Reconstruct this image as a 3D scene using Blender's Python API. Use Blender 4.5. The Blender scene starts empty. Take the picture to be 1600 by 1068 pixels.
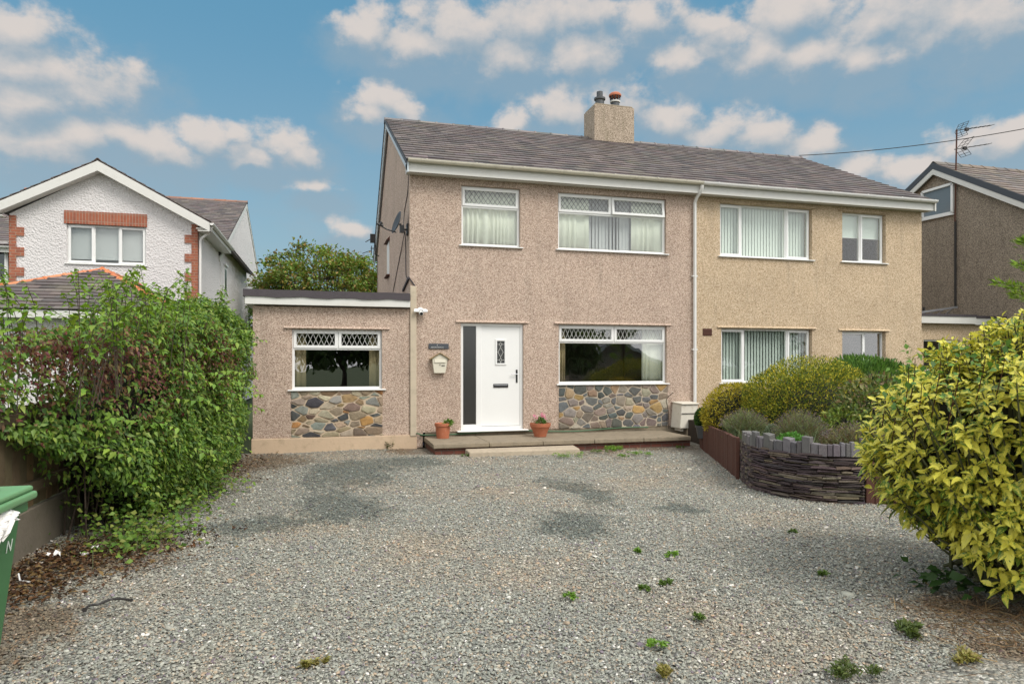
import bpy, math, random
import numpy as np
from mathutils import Vector, Matrix
R = math.radians
random.seed(7); rng = np.random.default_rng(11)
SC = bpy.context.scene
COL = SC.collection
PI = math.pi

# ------------------------------------------------------------------ camera
FPX, CX, HZ = 1057.0, 800.0, 568.0            # focal length and horizon measured on the 1600 px photograph
YAW = math.atan(290/1057.0)
CAM = Vector((0, -12.95, 1.60))
cam = bpy.data.objects.new('camera', bpy.data.cameras.new('camera')); COL.objects.link(cam)
cam.data.sensor_width = 36; cam.data.lens = FPX/1600*36
cam.data.shift_y = (HZ-534)/1600
cam.data.clip_end = 2000; cam.data.clip_start = .05
cam.location = CAM; cam.rotation_euler = (R(90), 0, -YAW)
SC.camera = cam

# ------------------------------------------------------------------ light
SUN_EL, SUN_AZ = R(50), R(148)                # azimuth clockwise from +Y: behind the camera, a little to the left
sd = bpy.data.lights.new('sun', 'SUN'); sd.energy = 1.5; sd.angle = R(26); sd.color = (1, .95, .88)
sun = bpy.data.objects.new('sun', sd); COL.objects.link(sun)
to_sun = Vector((math.sin(SUN_AZ)*math.cos(SUN_EL), math.cos(SUN_AZ)*math.cos(SUN_EL), math.sin(SUN_EL)))
sun.rotation_euler = to_sun.to_track_quat('Z', 'Y').to_euler()
SC.view_settings.view_transform = 'Standard'; SC.view_settings.look = 'None'
SC.view_settings.exposure = 0.77; SC.view_settings.gamma = 1
SC.cycles.max_bounces = 5; SC.cycles.transparent_max_bounces = 24

class NT:
    def __init__(s, tree): s.t = tree; s.n = tree.nodes; s.l = tree.links
    def node(s, typ, **kw):
        n = s.n.new(typ)
        for k, v in kw.items(): setattr(n, k, v)
        return n
    def put(s, sock, v):
        if isinstance(v, bpy.types.NodeSocket): s.l.new(v, sock)
        elif v is not None:
            if sock.type == 'RGBA' and len(v) == 3: v = (*v, 1)
            sock.default_value = v
    def math(s, op, a, b=None, c=None, clamp=False):
        n = s.node('ShaderNodeMath', operation=op, use_clamp=clamp)
        s.put(n.inputs[0], a); s.put(n.inputs[1], b); s.put(n.inputs[2], c)
        return n.outputs[0]
    def vmath(s, op, a, b=None):
        n = s.node('ShaderNodeVectorMath', operation=op)
        s.put(n.inputs[0], a); s.put(n.inputs[1], b)
        return n.outputs['Value'] if op in ('LENGTH', 'DOT_PRODUCT', 'DISTANCE') else n.outputs[0]
    def mix(s, f, a, b, blend='MIX'):
        n = s.node('ShaderNodeMix', data_type='RGBA', blend_type=blend)
        s.put(n.inputs[0], f); s.put(n.inputs[6], a); s.put(n.inputs[7], b)
        return n.outputs[2]
    def step(s, x, lo, hi, a=0., b=1.):
        n = s.node('ShaderNodeMapRange', interpolation_type='SMOOTHSTEP')
        for i, v in enumerate((x, lo, hi, a, b)): s.put(n.inputs[i], v)
        return n.outputs[0]
    def noise(s, vec, scale, detail=4, rough=.55, out=0):
        n = s.node('ShaderNodeTexNoise'); s.put(n.inputs['Vector'], vec)
        n.inputs['Scale'].default_value = scale; n.inputs['Detail'].default_value = detail; n.inputs['Roughness'].default_value = rough
        return n.outputs[out]
    def voro(s, vec, scale, feature='F1', rand=1.):
        n = s.node('ShaderNodeTexVoronoi', feature=feature); s.put(n.inputs['Vector'], vec)
        n.inputs['Scale'].default_value = scale; n.inputs['Randomness'].default_value = rand
        return n
    def ramp(s, f, stops, interp='LINEAR'):
        n = s.node('ShaderNodeValToRGB'); s.put(n.inputs[0], f); cr = n.color_ramp; cr.interpolation = interp
        while len(cr.elements) < len(stops): cr.elements.new(.5)
        for e, (p, c) in zip(cr.elements, stops): e.position = p; e.color = (*c, 1)
        return n.outputs[0]
    def bump(s, h, strength=.5, dist=.01):
        n = s.node('ShaderNodeBump'); s.put(n.inputs['Height'], h)
        n.inputs['Strength'].default_value = strength; n.inputs['Distance'].default_value = dist
        return n.outputs[0]
    def sep(s, v):
        n = s.node('ShaderNodeSeparateXYZ'); s.put(n.inputs[0], v); return n.outputs
    def comb(s, x, y, z=0.):
        n = s.node('ShaderNodeCombineXYZ')
        for i, v in enumerate((x, y, z)): s.put(n.inputs[i], v)
        return n.outputs[0]

# ------------------------------------------------------------------ sky: Nishita air with cumulus, all a function of world direction
def sky():
    w = bpy.data.worlds.new('World'); SC.world = w; w.use_nodes = True
    T = NT(w.node_tree); T.n.clear()
    out = T.node('ShaderNodeOutputWorld'); bg = T.node('ShaderNodeBackground'); T.l.new(bg.outputs[0], out.inputs[0])
    ns = T.node('ShaderNodeTexSky', sky_type='NISHITA'); ns.sun_disc = False
    ns.sun_elevation = SUN_EL; ns.sun_rotation = SUN_AZ; ns.air_density = 1.2; ns.dust_density = 2.0; ns.ozone_density = 1.5
    S = 0.1
    d = T.node('ShaderNodeTexCoord').outputs['Generated']
    x, y, z = T.sep(d)
    az = T.math('ARCTAN2', x, y); el = T.math('ARCSINE', z)
    ae = T.comb(az, el)
    # cumulus clouds: (azimuth from +Y, elevation, half width, half height) in degrees
    def dirn(px, py):
        u, v = (px-CX)/FPX, (HZ-py)/FPX
        return YAW+math.atan(u), math.atan(v/math.sqrt(1+u*u))
    cl = [(30,95,70,40),(95,110,75,50),(120,145,60,38),(40,150,60,40),(18,40,45,34),(45,222,85,26),(120,212,50,24),
          (200,212,50,28),(250,222,62,30),(320,210,45,22),(375,208,32,18),(432,215,42,28),(462,236,38,18),(395,240,40,16),
          (600,160,48,32),(628,168,38,24),(580,180,36,18),(575,42,42,34),(640,66,60,36),(720,45,90,46),(820,30,95,46),(800,82,80,24),(900,22,80,42),(905,74,75,26),(1010,30,60,36),
          (1070,92,58,22),(1135,62,50,34),(1190,80,75,34),(1255,85,60,34),(1345,92,62,26),(1110,40,50,22),
          (1230,12,90,24),(1400,18,120,34),(1520,28,95,34),(800,186,40,24),(880,172,60,36),(955,160,55,36),(1040,188,42,26),
          (1120,208,50,26),(1190,212,65,30),(1265,224,48,20),(1500,212,38,24),(1560,222,52,26),(1330,258,50,18),(1420,262,60,20),(490,290,40,12),(545,355,45,12)]
    def blobs(p):                      # every puff is twice as wide as high (mean of its two radii): distance to its middle over its size
        q = T.vmath('MULTIPLY', p, (.5, 1, 0)); best = None
        for px, py, rx, ry in cl:
            a, e = dirn(px, py); r_ = (rx*.5+ry)*.5*1.25/FPX
            g = T.math('MULTIPLY', T.vmath('DISTANCE', q, (a*.5, e, 0)), 1/r_)
            best = g if best is None else T.math('MINIMUM', best, g)
        return T.math('MAXIMUM', T.math('SUBTRACT', 1., best), -1.2)
    def fluff(vec):
        n = T.noise(T.vmath('MULTIPLY', vec, (1, 1.3, 1)), 18, 7, .60)
        v = T.voro(T.vmath('ADD', vec, wob), 24, 'SMOOTH_F1').outputs['Distance']
        return T.math('ADD', T.math('MULTIPLY', T.math('SUBTRACT', n, .5), 2.1), T.math('MULTIPLY', T.math('SUBTRACT', .42, v), .35))
    wob = T.vmath('SCALE', T.vmath('SUBTRACT', T.noise(ae, 11, 3, .6, 1), (.5, .5, .5))); wob.node.inputs['Scale'].default_value = .045
    up = (-.010, .024, 0); pw = T.vmath('ADD', ae, wob)
    b0 = blobs(pw); b1 = blobs(T.vmath('ADD', pw, up)); f0 = fluff(ae); f1 = fluff(T.vmath('ADD', ae, up))
    d0 = T.math('ADD', b0, f0)
    mask = T.step(d0, -.02, .62)
    lit = T.math('ADD', T.math('MULTIPLY', T.math('SUBTRACT', b0, b1), .85), T.math('MULTIPLY', T.math('SUBTRACT', f0, f1), .55))
    lit = T.step(lit, -.70, .62)
    ccol = T.mix(lit, (1.85, 2.35, 2.75), (4.5, 4.0, 3.65))
    mask = T.math('MULTIPLY', mask, T.math('MULTIPLY_ADD', lit, .36, .54)); halo = T.math('MULTIPLY', T.step(T.math('ADD', b1, T.math('MULTIPLY', f0, .8)), -.75, .45), .55)
    # the air: bluer with height, paler to the horizon
    air = T.mix(1.0, ns.outputs[0], (.62, 1.02, 1.02), 'MULTIPLY')
    air = T.mix(T.step(el, .05, .50), T.mix(.8, air, (1.9, 2.5, 2.95)), T.mix(.8, air, (.72, 1.82, 2.75)))
    # a high veil of thin cloud, stronger where the noise says
    veil = T.step(T.noise(T.vmath('MULTIPLY', ae, (1, 2.2, 1)), 4.2, 6, .6), .42, .75)
    low = T.step(el, .36, .10)
    air = T.mix(T.math('MULTIPLY', T.math('MULTIPLY', veil, low), .55), air, (2.15, 2.5, 2.8))
    air = T.mix(halo, air, (1.85, 2.38, 2.82))
    col = T.mix(T.math('MULTIPLY', mask, .93), air, ccol)
    # overhead and behind the camera the sky is closed: bright broken overcast
    over = T.math('MAXIMUM', T.step(el, .62, .95), T.math('MULTIPLY', T.step(y, .50, .12), T.step(T.noise(d, 2.2, 5, .6), .25, .5)))
    oc = T.mix(T.noise(d, 3.5, 5, .6), (6.2, 6.6, 7.0), (10.5, 10.3, 10.0))
    col = T.mix(over, col, oc)
    T.put(bg.inputs[0], col); bg.inputs[1].default_value = S
sky()

# ------------------------------------------------------------------ pixel rays onto planes (measuring the place from the photograph)
CS, SN = math.cos(YAW), math.sin(YAW)
def ray(px, py):
    u = (px-CX)/FPX; v = (HZ-py)/FPX
    return Vector((SN+u*CS, CS-u*SN, v))
def onY(px, py, Y=0.):
    d = ray(px, py); return CAM + d*((Y-CAM.y)/d.y)
def onX(px, py, X):
    d = ray(px, py); return CAM + d*((X-CAM.x)/d.x)
def onZ(px, py, Z=0.):
    d = ray(px, py); return CAM + d*((Z-CAM.z)/d.z)
def atD(px, py, D):
    return CAM + ray(px, py)*D

# ------------------------------------------------------------------ mesh builder
def basis(d):
    d = Vector(d).normalized(); a = Vector((0, 0, 1)) if abs(d.z) < .9 else Vector((1, 0, 0))
    u = d.cross(a).normalized(); return d, u, d.cross(u)
class MB:
    def __init__(s, M=None): s.v = []; s.f = []; s.c = []; s.m = []; s.M = M; s.mi = 0; s.col = (1, 1, 1)
    def add(s, vs, fs):
        o = len(s.v); s.v += [tuple(v) for v in vs]; s.c += [s.col]*len(vs)
        s.f += [tuple(i+o for i in f) for f in fs]; s.m += [s.mi]*len(fs); return s
    def box(s, x0, x1, y0, y1, z0, z1):
        return s.add([(x0,y0,z0),(x1,y0,z0),(x1,y1,z0),(x0,y1,z0),(x0,y0,z1),(x1,y0,z1),(x1,y1,z1),(x0,y1,z1)],
                     [(0,3,2,1),(4,5,6,7),(0,1,5,4),(1,2,6,5),(2,3,7,6),(3,0,4,7)])
    def hexa(s, p):      # eight corners: bottom ring, top ring
        return s.add(p, [(0,3,2,1),(4,5,6,7),(0,1,5,4),(1,2,6,5),(2,3,7,6),(3,0,4,7)])
    def bar(s, a, b, w, h, up=(0, 0, 1)):   # rectangular bar from a to b
        a, b = Vector(a), Vector(b); d = (b-a).normalized(); up = Vector(up)
        sx = d.cross(up)
        if sx.length < 1e-4: sx = Vector((1, 0, 0))
        sx.normalize(); uz = sx.cross(d)
        q = []
        for P in (a, b):
            for i, j in ((-1,-1),(1,-1),(1,1),(-1,1)): q.append(P+sx*(i*w/2)+uz*(j*h/2))
        return s.add(q, [(0,3,2,1),(4,5,6,7),(0,1,5,4),(1,2,6,5),(2,3,7,6),(3,0,4,7)])
    def tube(s, pts, r, n=8, cap=True):
        pts = [Vector(p) for p in pts]; rr = r if isinstance(r, (list, tuple)) else [r]*len(pts)
        vs, fs = [], []
        d0 = (pts[1]-pts[0]).normalized(); _, u, w = basis(d0)
        for i, p in enumerate(pts):
            d = (pts[min(i+1, len(pts)-1)]-pts[max(i-1, 0)]).normalized()
            u = (u-d*u.dot(d)); u = u.normalized() if u.length > 1e-5 else basis(d)[1]; w = d.cross(u)
            for k in range(n):
                t = 2*PI*k/n; vs.append(p+u*(math.cos(t)*rr[i])+w*(math.sin(t)*rr[i]))
        for i in range(len(pts)-1):
            for k in range(n):
                k2 = (k+1) % n; fs.append((i*n+k, i*n+k2, (i+1)*n+k2, (i+1)*n+k))
        if cap: fs += [tuple(range(n-1, -1, -1)), tuple((len(pts)-1)*n+k for k in range(n))]
        return s.add(vs, fs)
    def lathe(s, c, prof, n=24, cap=True):
        vs, fs = [], []; c = Vector(c)
        for r, z in prof:
            for k in range(n): vs.append((c.x+r*math.cos(2*PI*k/n), c.y+r*math.sin(2*PI*k/n), c.z+z))
        for i in range(len(prof)-1):
            for k in range(n):
                k2 = (k+1) % n; fs.append((i*n+k, i*n+k2, (i+1)*n+k2, (i+1)*n+k))
        if cap: fs += [tuple(range(n-1, -1, -1)), tuple((len(prof)-1)*n+k for k in range(n))]
        return s.add(vs, fs)
    def prism(s, poly, a, b):   # polygon of points (Vector) swept: poly + a .. poly + b
        n = len(poly); a, b = Vector(a), Vector(b)
        vs = [Vector(p)+a for p in poly]+[Vector(p)+b for p in poly]
        fs = [tuple(range(n-1, -1, -1)), tuple(range(n, 2*n))]+[(i, (i+1) % n, n+(i+1) % n, n+i) for i in range(n)]
        return s.add(vs, fs)
    def build(s, name, mats, parent=None, smooth=False, bevel=0., seg=1, label=None):
        me = bpy.data.meshes.new(name)
        M = s.M; off = Vector((0, 0, 0))
        if parent is not None:
            p = parent
            while p is not None: off += p.location; p = p.parent
        V = np.array(s.v, dtype=np.float64).reshape(-1, 3)
        if M is not None: V = V @ np.array(M.to_3x3()).T + np.array(M.translation)
        V = V - np.array(off)
        me.from_pydata(V.tolist(), [], s.f)
        mats = mats if isinstance(mats, (list, tuple)) else [mats]
        for m in mats: me.materials.append(m)
        if len(mats) > 1: me.polygons.foreach_set('material_index', s.m)
        if any(c != (1, 1, 1) for c in s.c):
            at = me.color_attributes.new('Col', 'FLOAT_COLOR', 'POINT')
            at.data.foreach_set('color', np.c_[np.array(s.c), np.ones(len(s.c))].ravel())
        if smooth is True: me.polygons.foreach_set('use_smooth', [True]*len(me.polygons))
        elif smooth:
            me.polygons.foreach_set('use_smooth', [True]*len(me.polygons)); me.set_sharp_from_angle(angle=R(smooth))
        o = bpy.data.objects.new(name, me); COL.objects.link(o)
        if parent is not None: o.parent = parent
        if bevel:
            b = o.modifiers.new('bevel', 'BEVEL'); b.width = bevel; b.segments = seg; b.limit_method = 'ANGLE'; b.angle_limit = R(50)
        if label: o['label'] = label
        return o

def np_mesh(name, V, F, k, mat, parent=None, col=None, smooth=False, luv=None):
    """fast mesh: V (n,3) float, F (m,k) int faces of k corners"""
    me = bpy.data.meshes.new(name); off = np.zeros(3); p = parent
    while p is not None: off += np.array(p.location); p = p.parent
    V = np.asarray(V, dtype=np.float32)-off.astype(np.float32)
    me.vertices.add(len(V)); me.vertices.foreach_set('co', V.ravel())
    me.loops.add(F.size); me.loops.foreach_set('vertex_index', F.astype(np.int32).ravel())
    me.polygons.add(len(F)); me.polygons.foreach_set('loop_start', np.arange(0, F.size, k, dtype=np.int32))
    try: me.polygons.foreach_set('loop_total', np.full(len(F), k, dtype=np.int32))
    except Exception: pass
    if smooth: me.polygons.foreach_set('use_smooth', np.ones(len(F), dtype=bool))
    me.update(calc_edges=True); me.validate()
    for nm, A in (('Col', col), ('luv', luv)):
        if A is not None:
            at = me.color_attributes.new(nm, 'FLOAT_COLOR', 'POINT')
            at.data.foreach_set('color', np.c_[A, np.ones(len(A))].astype(np.float32).ravel())
    me.materials.append(mat)
    o = bpy.data.objects.new(name, me); COL.objects.link(o)
    if parent is not None: o.parent = parent
    return o

def tag(o, label=None, cat=None, group=None, kind=None):
    if label: o['label'] = label
    if cat: o['category'] = cat
    if group: o['group'] = group
    if kind: o['kind'] = kind
    return o
def thing(name, label, cat, loc=(0, 0, 0), group=None):
    o = bpy.data.objects.new(name, None); COL.objects.link(o); o.location = loc; o.empty_display_size = .2
    return tag(o, label, cat, group)

# ------------------------------------------------------------------ materials
def newmat(name):
    m = bpy.data.materials.new(name); m.use_nodes = True
    T = NT(m.node_tree); b = T.n['Principled BSDF']
    return m, T, b
def pos(T): return T.node('ShaderNodeNewGeometry').outputs['Position']
def plain(name, c, rough=.5, var=.12, scale=6., metal=0., dirt=None, bump=0.):
    """paint or plastic with a little unevenness and, if asked, grime"""
    m, T, b = newmat(name); P = pos(T)
    n = T.noise(P, scale, 6, .6)
    f = T.math('MULTIPLY_ADD', n, 2*var, 1-var)
    col = T.mix(1., c, T.comb(f, f, f), 'MULTIPLY')
    if dirt:
        dn = T.step(T.noise(P, scale*2.3, 8, .7), .5, .78)
        col = T.mix(T.math('MULTIPLY', dn, dirt[1]), col, dirt[0])
    T.put(b.inputs['Base Color'], col)
    T.put(b.inputs['Roughness'], T.math('MULTIPLY_ADD', n, .25, rough-.12)); b.inputs['Metallic'].default_value = metal
    if bump: T.put(b.inputs['Normal'], T.bump(T.noise(P, scale*8, 4, .6), bump, .01))
    return m
def pebbledash(name, cols, scale=80., stain=(.2, .16, .12), st=.30):
    if 'grey' not in name: cols = [(p, tuple(c*.94+.06*(.3*q[0]+.6*q[1]+.1*q[2]) for c in q)) for p, q in cols]
    m, T, b = newmat(name); P = pos(T)
    wv = T.vmath('ADD', P, T.vmath('SCALE', T.noise(P, 30, 2, .5, 1)))
    wv.node.inputs[1].links[0].from_node.inputs['Scale'].default_value = .004
    v = T.voro(wv, scale); v2 = T.voro(P, scale*2.1)
    h = T.sep(v.outputs['Color'])[0]; h2 = T.sep(v2.outputs['Color'])[0]
    col = T.ramp(T.math('ADD', T.math('MULTIPLY', h, .7), T.math('MULTIPLY', h2, .3)), cols)
    gap = T.step(v.outputs['Distance'], .25, .75)
    col = T.mix(T.math('MULTIPLY', gap, .15), col, cols[len(cols)//2][1])
    big = T.noise(P, 1.1, 6, .65); f = T.math('MULTIPLY_ADD', big, .50, .77)
    col = T.mix(1., col, T.comb(f, f, f), 'MULTIPLY')
    px, py, pz = T.sep(P)
    streak = T.noise(T.comb(T.math('MULTIPLY', px, 5), T.math('MULTIPLY', py, 5), T.math('MULTIPLY', pz, .7)), 1., 6, .65)
    col = T.mix(T.math('MULTIPLY', T.step(streak, .50, .76), st), col, stain)
    T.put(b.inputs['Base Color'], col); b.inputs['Roughness'].default_value = .9
    hh = T.math('SUBTRACT', 1., v.outputs['Distance'])
    T.put(b.inputs['Normal'], T.bump(T.math('ADD', hh, T.math('MULTIPLY', h, .6)), .8, .008))
    return m
def attr_mat(name, rough=.7, noise=(8., .25), bump=(60., .3), translucent=0., spec=.3, extra=None):
    """colour per stone, slate or leaf from the mesh, with fine unevenness"""
    m, T, b = newmat(name); P = pos(T)
    a = T.node('ShaderNodeAttribute', attribute_name='Col').outputs['Color']
    n = T.noise(P, noise[0], 6, .65); f = T.math('MULTIPLY_ADD', n, 2*noise[1], 1-noise[1])
    col = T.mix(1., a, T.comb(f, f, f), 'MULTIPLY')
    if extra: col = extra(T, P, col)
    T.put(b.inputs['Base Color'], col); b.inputs['Roughness'].default_value = rough
    b.inputs['Specular IOR Level'].default_value = spec
    if bump: T.put(b.inputs['Normal'], T.bump(T.noise(P, bump[0], 5, .65), bump[1], .01))
    if translucent:
        tr = T.node('ShaderNodeBsdfTranslucent'); mx = T.node('ShaderNodeMixShader')
        T.put(tr.inputs[0], T.mix(1., col, (1.25, 1.2, .5), 'MULTIPLY')); mx.inputs[0].default_value = translucent
        T.l.new(b.outputs[0], mx.inputs[1]); T.l.new(tr.outputs[0], mx.inputs[2])
        T.l.new(mx.outputs[0], T.n['Material Output'].inputs[0])
    return m
def glass_mat(name, tint=(.96, .98, .96), refl=.075, ior=1.6, rough=.0):
    m, T, b = newmat(name); T.n.remove(b)
    tr = T.node('ShaderNodeBsdfTransparent'); T.put(tr.inputs[0], tint)
    gl = T.node('ShaderNodeBsdfGlossy'); gl.inputs['Roughness'].default_value = rough
    P = pos(T); T.put(gl.inputs['Normal'], T.bump(T.noise(P, 1.6, 2, .5), .05, .05))
    fr = T.node('ShaderNodeFresnel'); fr.inputs[0].default_value = ior
    back = T.node('ShaderNodeNewGeometry').outputs['Backfacing']          # a pane mirrors once, at its outer face
    mx = T.node('ShaderNodeMixShader'); T.put(mx.inputs[0], T.math('MULTIPLY', T.math('ADD', fr.outputs[0], refl, clamp=True), T.math('SUBTRACT', 1., back)))
    T.l.new(tr.outputs[0], mx.inputs[1]); T.l.new(gl.outputs[0], mx.inputs[2]); T.l.new(mx.outputs[0], T.n['Material Output'].inputs[0])
    return m
def brick_mat(name, c1, c2, mortar, bw=.225, bh=.075, axis='XZ', soldier=False):
    m, T, b = newmat(name); P = pos(T); x, y, z = T.sep(P)
    h = T.math('ADD', x, y) if axis == 'XZ' else y
    vec = T.comb(z, h) if soldier else T.comb(h, z)
    n = T.node('ShaderNodeTexBrick'); T.put(n.inputs['Vector'], vec)
    for k, v in (('Color1', c1), ('Color2', c2), ('Mortar', mortar)): T.put(n.inputs[k], v)
    n.inputs['Scale'].default_value = 1.; n.inputs['Brick Width'].default_value = bw; n.inputs['Row Height'].default_value = bh
    n.inputs['Mortar Size'].default_value = .008; n.inputs['Bias'].default_value = 0.
    if soldier: n.offset = 0.
    nn = T.noise(P, 12, 5, .6); f = T.math('MULTIPLY_ADD', nn, .7, .65)
    T.put(b.inputs['Base Color'], T.mix(1., n.outputs[0], T.comb(f, f, f), 'MULTIPLY')); b.inputs['Roughness'].default_value = .85
    T.put(b.inputs['Normal'], T.bump(T.math('SUBTRACT', T.math('MULTIPLY', nn, .3), n.outputs['Fac']), .6, .008))
    return m

M = {}
M['dash_pink'] = pebbledash('pink pebbledash', [(.0, (.15, .095, .07)), (.22, (.29, .195, .145)), (.42, (.46, .335, .255)), (.62, (.57, .43, .335)), (1., (.76, .63, .52))])
M['dash_cream'] = pebbledash('cream pebbledash', [(.0, (.22, .13, .06)), (.25, (.38, .265, .15)), (.45, (.54, .40, .25)), (.65, (.64, .49, .33)), (1., (.80, .67, .49))])
M['dash_grey'] = pebbledash('grey pebbledash', [(.0, (.06, .045, .033)), (.3, (.16, .128, .097)), (.5, (.30, .245, .185)), (.7, (.40, .335, .26)), (1., (.56, .48, .38))], st=.35, stain=(.07, .055, .045))
M['dash_stack'] = pebbledash('chimney pebbledash', [(.0, (.10, .07, .045)), (.25, (.22, .165, .11)), (.45, (.38, .295, .215)), (.65, (.48, .38, .285)), (1., (.62, .52, .41))], st=.5, stain=(.12, .11, .05))
def roughcast():
    m, T, b = newmat('white roughcast'); P = pos(T)
    n = T.noise(P, 26, 5, .6); big = T.noise(P, .8, 5, .6)
    f = T.math('ADD', T.math('MULTIPLY_ADD', n, .22, .74), T.math('MULTIPLY', big, .2))
    T.put(b.inputs['Base Color'], T.mix(1., (.72, .69, .68), T.comb(f, f, f), 'MULTIPLY')); b.inputs['Roughness'].default_value = .85
    T.put(b.inputs['Normal'], T.bump(T.math('ADD', T.voro(P, 22).outputs['Distance'], n), 1., .02))
    return m
M['roughcast'] = roughcast()
M['upvc'] = plain('white window plastic', (.80, .80, .78), .35, .03, 3.)
M['gutter'] = plain('weathered white gutter plastic', (.64, .60, .49), .45, .08, 4., dirt=((.22, .20, .12), .6))
M['gutter_clean'] = plain('white gutter plastic', (.78, .77, .74), .4, .05, 4., dirt=((.35, .33, .27), .3))
M['fascia'] = plain('white fascia board', (.66, .65, .61), .45, .05, 3., dirt=((.4, .38, .3), .25))
M['black'] = plain('black plastic', (.012, .012, .013), .4, .2)
M['iron'] = plain('dark iron', (.03, .027, .025), .6, .3, 20)
M['felt'] = plain('black roofing felt', (.062, .052, .058), .8, .35, 8, bump=.4)
M['lead'] = plain('lead strip', (.20, .20, .20), .5, .2)
M['leadwhite'] = plain('pale lead strip', (.55, .55, .52), .5, .2)
M['conc'] = plain('weathered concrete', (.25, .205, .145), .9, .34, 5, dirt=((.075, .066, .035), .8), bump=.5)
M['render'] = plain('buff cement render', (.56, .42, .29), .9, .14, 3, dirt=((.27, .21, .13), .55), bump=.4)
M['strip'] = plain('pale cement strip', (.52, .44, .33), .9, .16, 3, dirt=((.25, .22, .15), .5), bump=.3)
M['brick_red'] = brick_mat('dark red brick', (.17, .055, .035), (.11, .04, .03), (.12, .09, .07))
M['brick_quoin'] = brick_mat('orange red brick', (.36, .115, .06), (.27, .085, .05), (.34, .22, .16))
M['brick_soldier'] = brick_mat('orange red brick on end', (.36, .115, .06), (.27, .085, .05), (.34, .22, .16), soldier=True)
M['terracotta'] = plain('terracotta', (.42, .135, .065), .75, .18, 9, dirt=((.5, .33, .24), .35), bump=.1)
M['ridge_orange'] = attr_mat('orange ridge tile', .75, (7., .2), (40., .2))
M['slate'] = attr_mat('roof slate', .62, (7., .35), (38., .35), spec=.4,
    extra=lambda T, P, c: T.mix(T.math('MULTIPLY', T.step(T.noise(P, 1.1, 7, .68), .52, .74), .45), T.mix(T.math('MULTIPLY', T.step(T.noise(P, 55, 3, .6), .64, .74), .4), c, (.33, .30, .27)), (.16, .15, .09)))
M['stone'] = attr_mat('rubble stone', .85, (16., .42), (45., .7))
M['chip'] = attr_mat('dry slate', .7, (18., .45), (60., .6), spec=.35)
M['room'] = plain('dim room wall', (.30, .27, .24), .9, .1)
M['dark_room'] = plain('dark room wall', (.10, .09, .08), .9, .1)
M['glass'] = glass_mat('window glass')
M['glass_street'] = glass_mat('window glass facing the street', refl=.21, ior=1.6)
M['glass_dark'] = glass_mat('dark obscure glass', (.40, .44, .43), .12, 1.6, .30)
M['curtain'] = plain('pale curtain cloth', (.86, .86, .76), .9, .06, 3)
M['curtain_tan'] = plain('tan curtain cloth', (.46, .36, .22), .9, .1, 3)
M['blind'] = plain('pale blind cloth', (.78, .83, .79), .8, .06, 3)
M['blind_grey'] = plain('grey blind cloth', (.50, .50, .52), .8, .06, 3)
M['blind_green'] = plain('grey green blind cloth', (.60, .66, .63), .8, .06, 3)
M['wood_fence'] = plain('weathered fence timber', (.10, .068, .038), .9, .4, 5, dirt=((.06, .075, .03), .6), bump=.6)
M['rust'] = plain('rust brown stained timber', (.085, .032, .02), .8, .3, 7, dirt=((.035, .016, .012), .6), bump=.4)
M['bin'] = plain('green bin plastic', (.045, .16, .055), .5, .1, 7)
M['binlid'] = plain('faded green bin plastic', (.13, .29, .13), .5, .12, 7, dirt=((.22, .26, .13), .3))
M['bag'] = plain('white paper', (.80, .77, .74), .7, .05, 4)
M['marker'] = plain('white paint lettering', (.62, .68, .60), .7, .15, 30)
M['box_white'] = plain('stained white steel', (.66, .62, .53), .55, .1, 4, dirt=((.35, .28, .18), .5))
M['cream_box'] = plain('cream enamel', (.70, .66, .54), .4, .06, 6, dirt=((.4, .33, .22), .25))
M['brass'] = plain('tarnished brass edge', (.30, .22, .10), .5, .2, 20, metal=.3)
M['dish'] = plain('dark grey dish steel', (.06, .065, .07), .45, .15)
M['soil'] = plain('dark garden soil', (.035, .024, .015), 1., .4, 12, bump=.8)
M['bark'] = plain('brown bark', (.07, .05, .035), .9, .3, 12, bump=.6)
M['twig'] = plain('green brown stem', (.07, .075, .03), .8, .3, 12)
M['core'] = plain('near-black shade fill', (.014, .017, .007), 1., .5, 25, bump=1.)  # near-black, stands in for the shade inside foliage and behind one window
M['steel'] = plain('galvanised steel', (.42, .43, .45), .4, .1, 10, metal=.6)
M['verge'] = plain('dark grey roof edging', (.06, .068, .08), .6, .15)
M['barge_blue'] = plain('pale blue grey bargeboard', (.52, .58, .62), .5, .05)
M['hose'] = plain('green hose', (.05, .13, .06), .5, .2)
M['hedge_leaf'] = attr_mat('hedge leaf', .5, (5., .15), None, .28, .35)
M['leaf'] = attr_mat('leaf', .55, (6., .2), None, .25, .3)
M['needle'] = attr_mat('needle foliage', .65, (5., .2), None, .15, .2)
M['stalk'] = attr_mat('dry stalk', .8, (6., .2), None, .15, .2)
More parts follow.
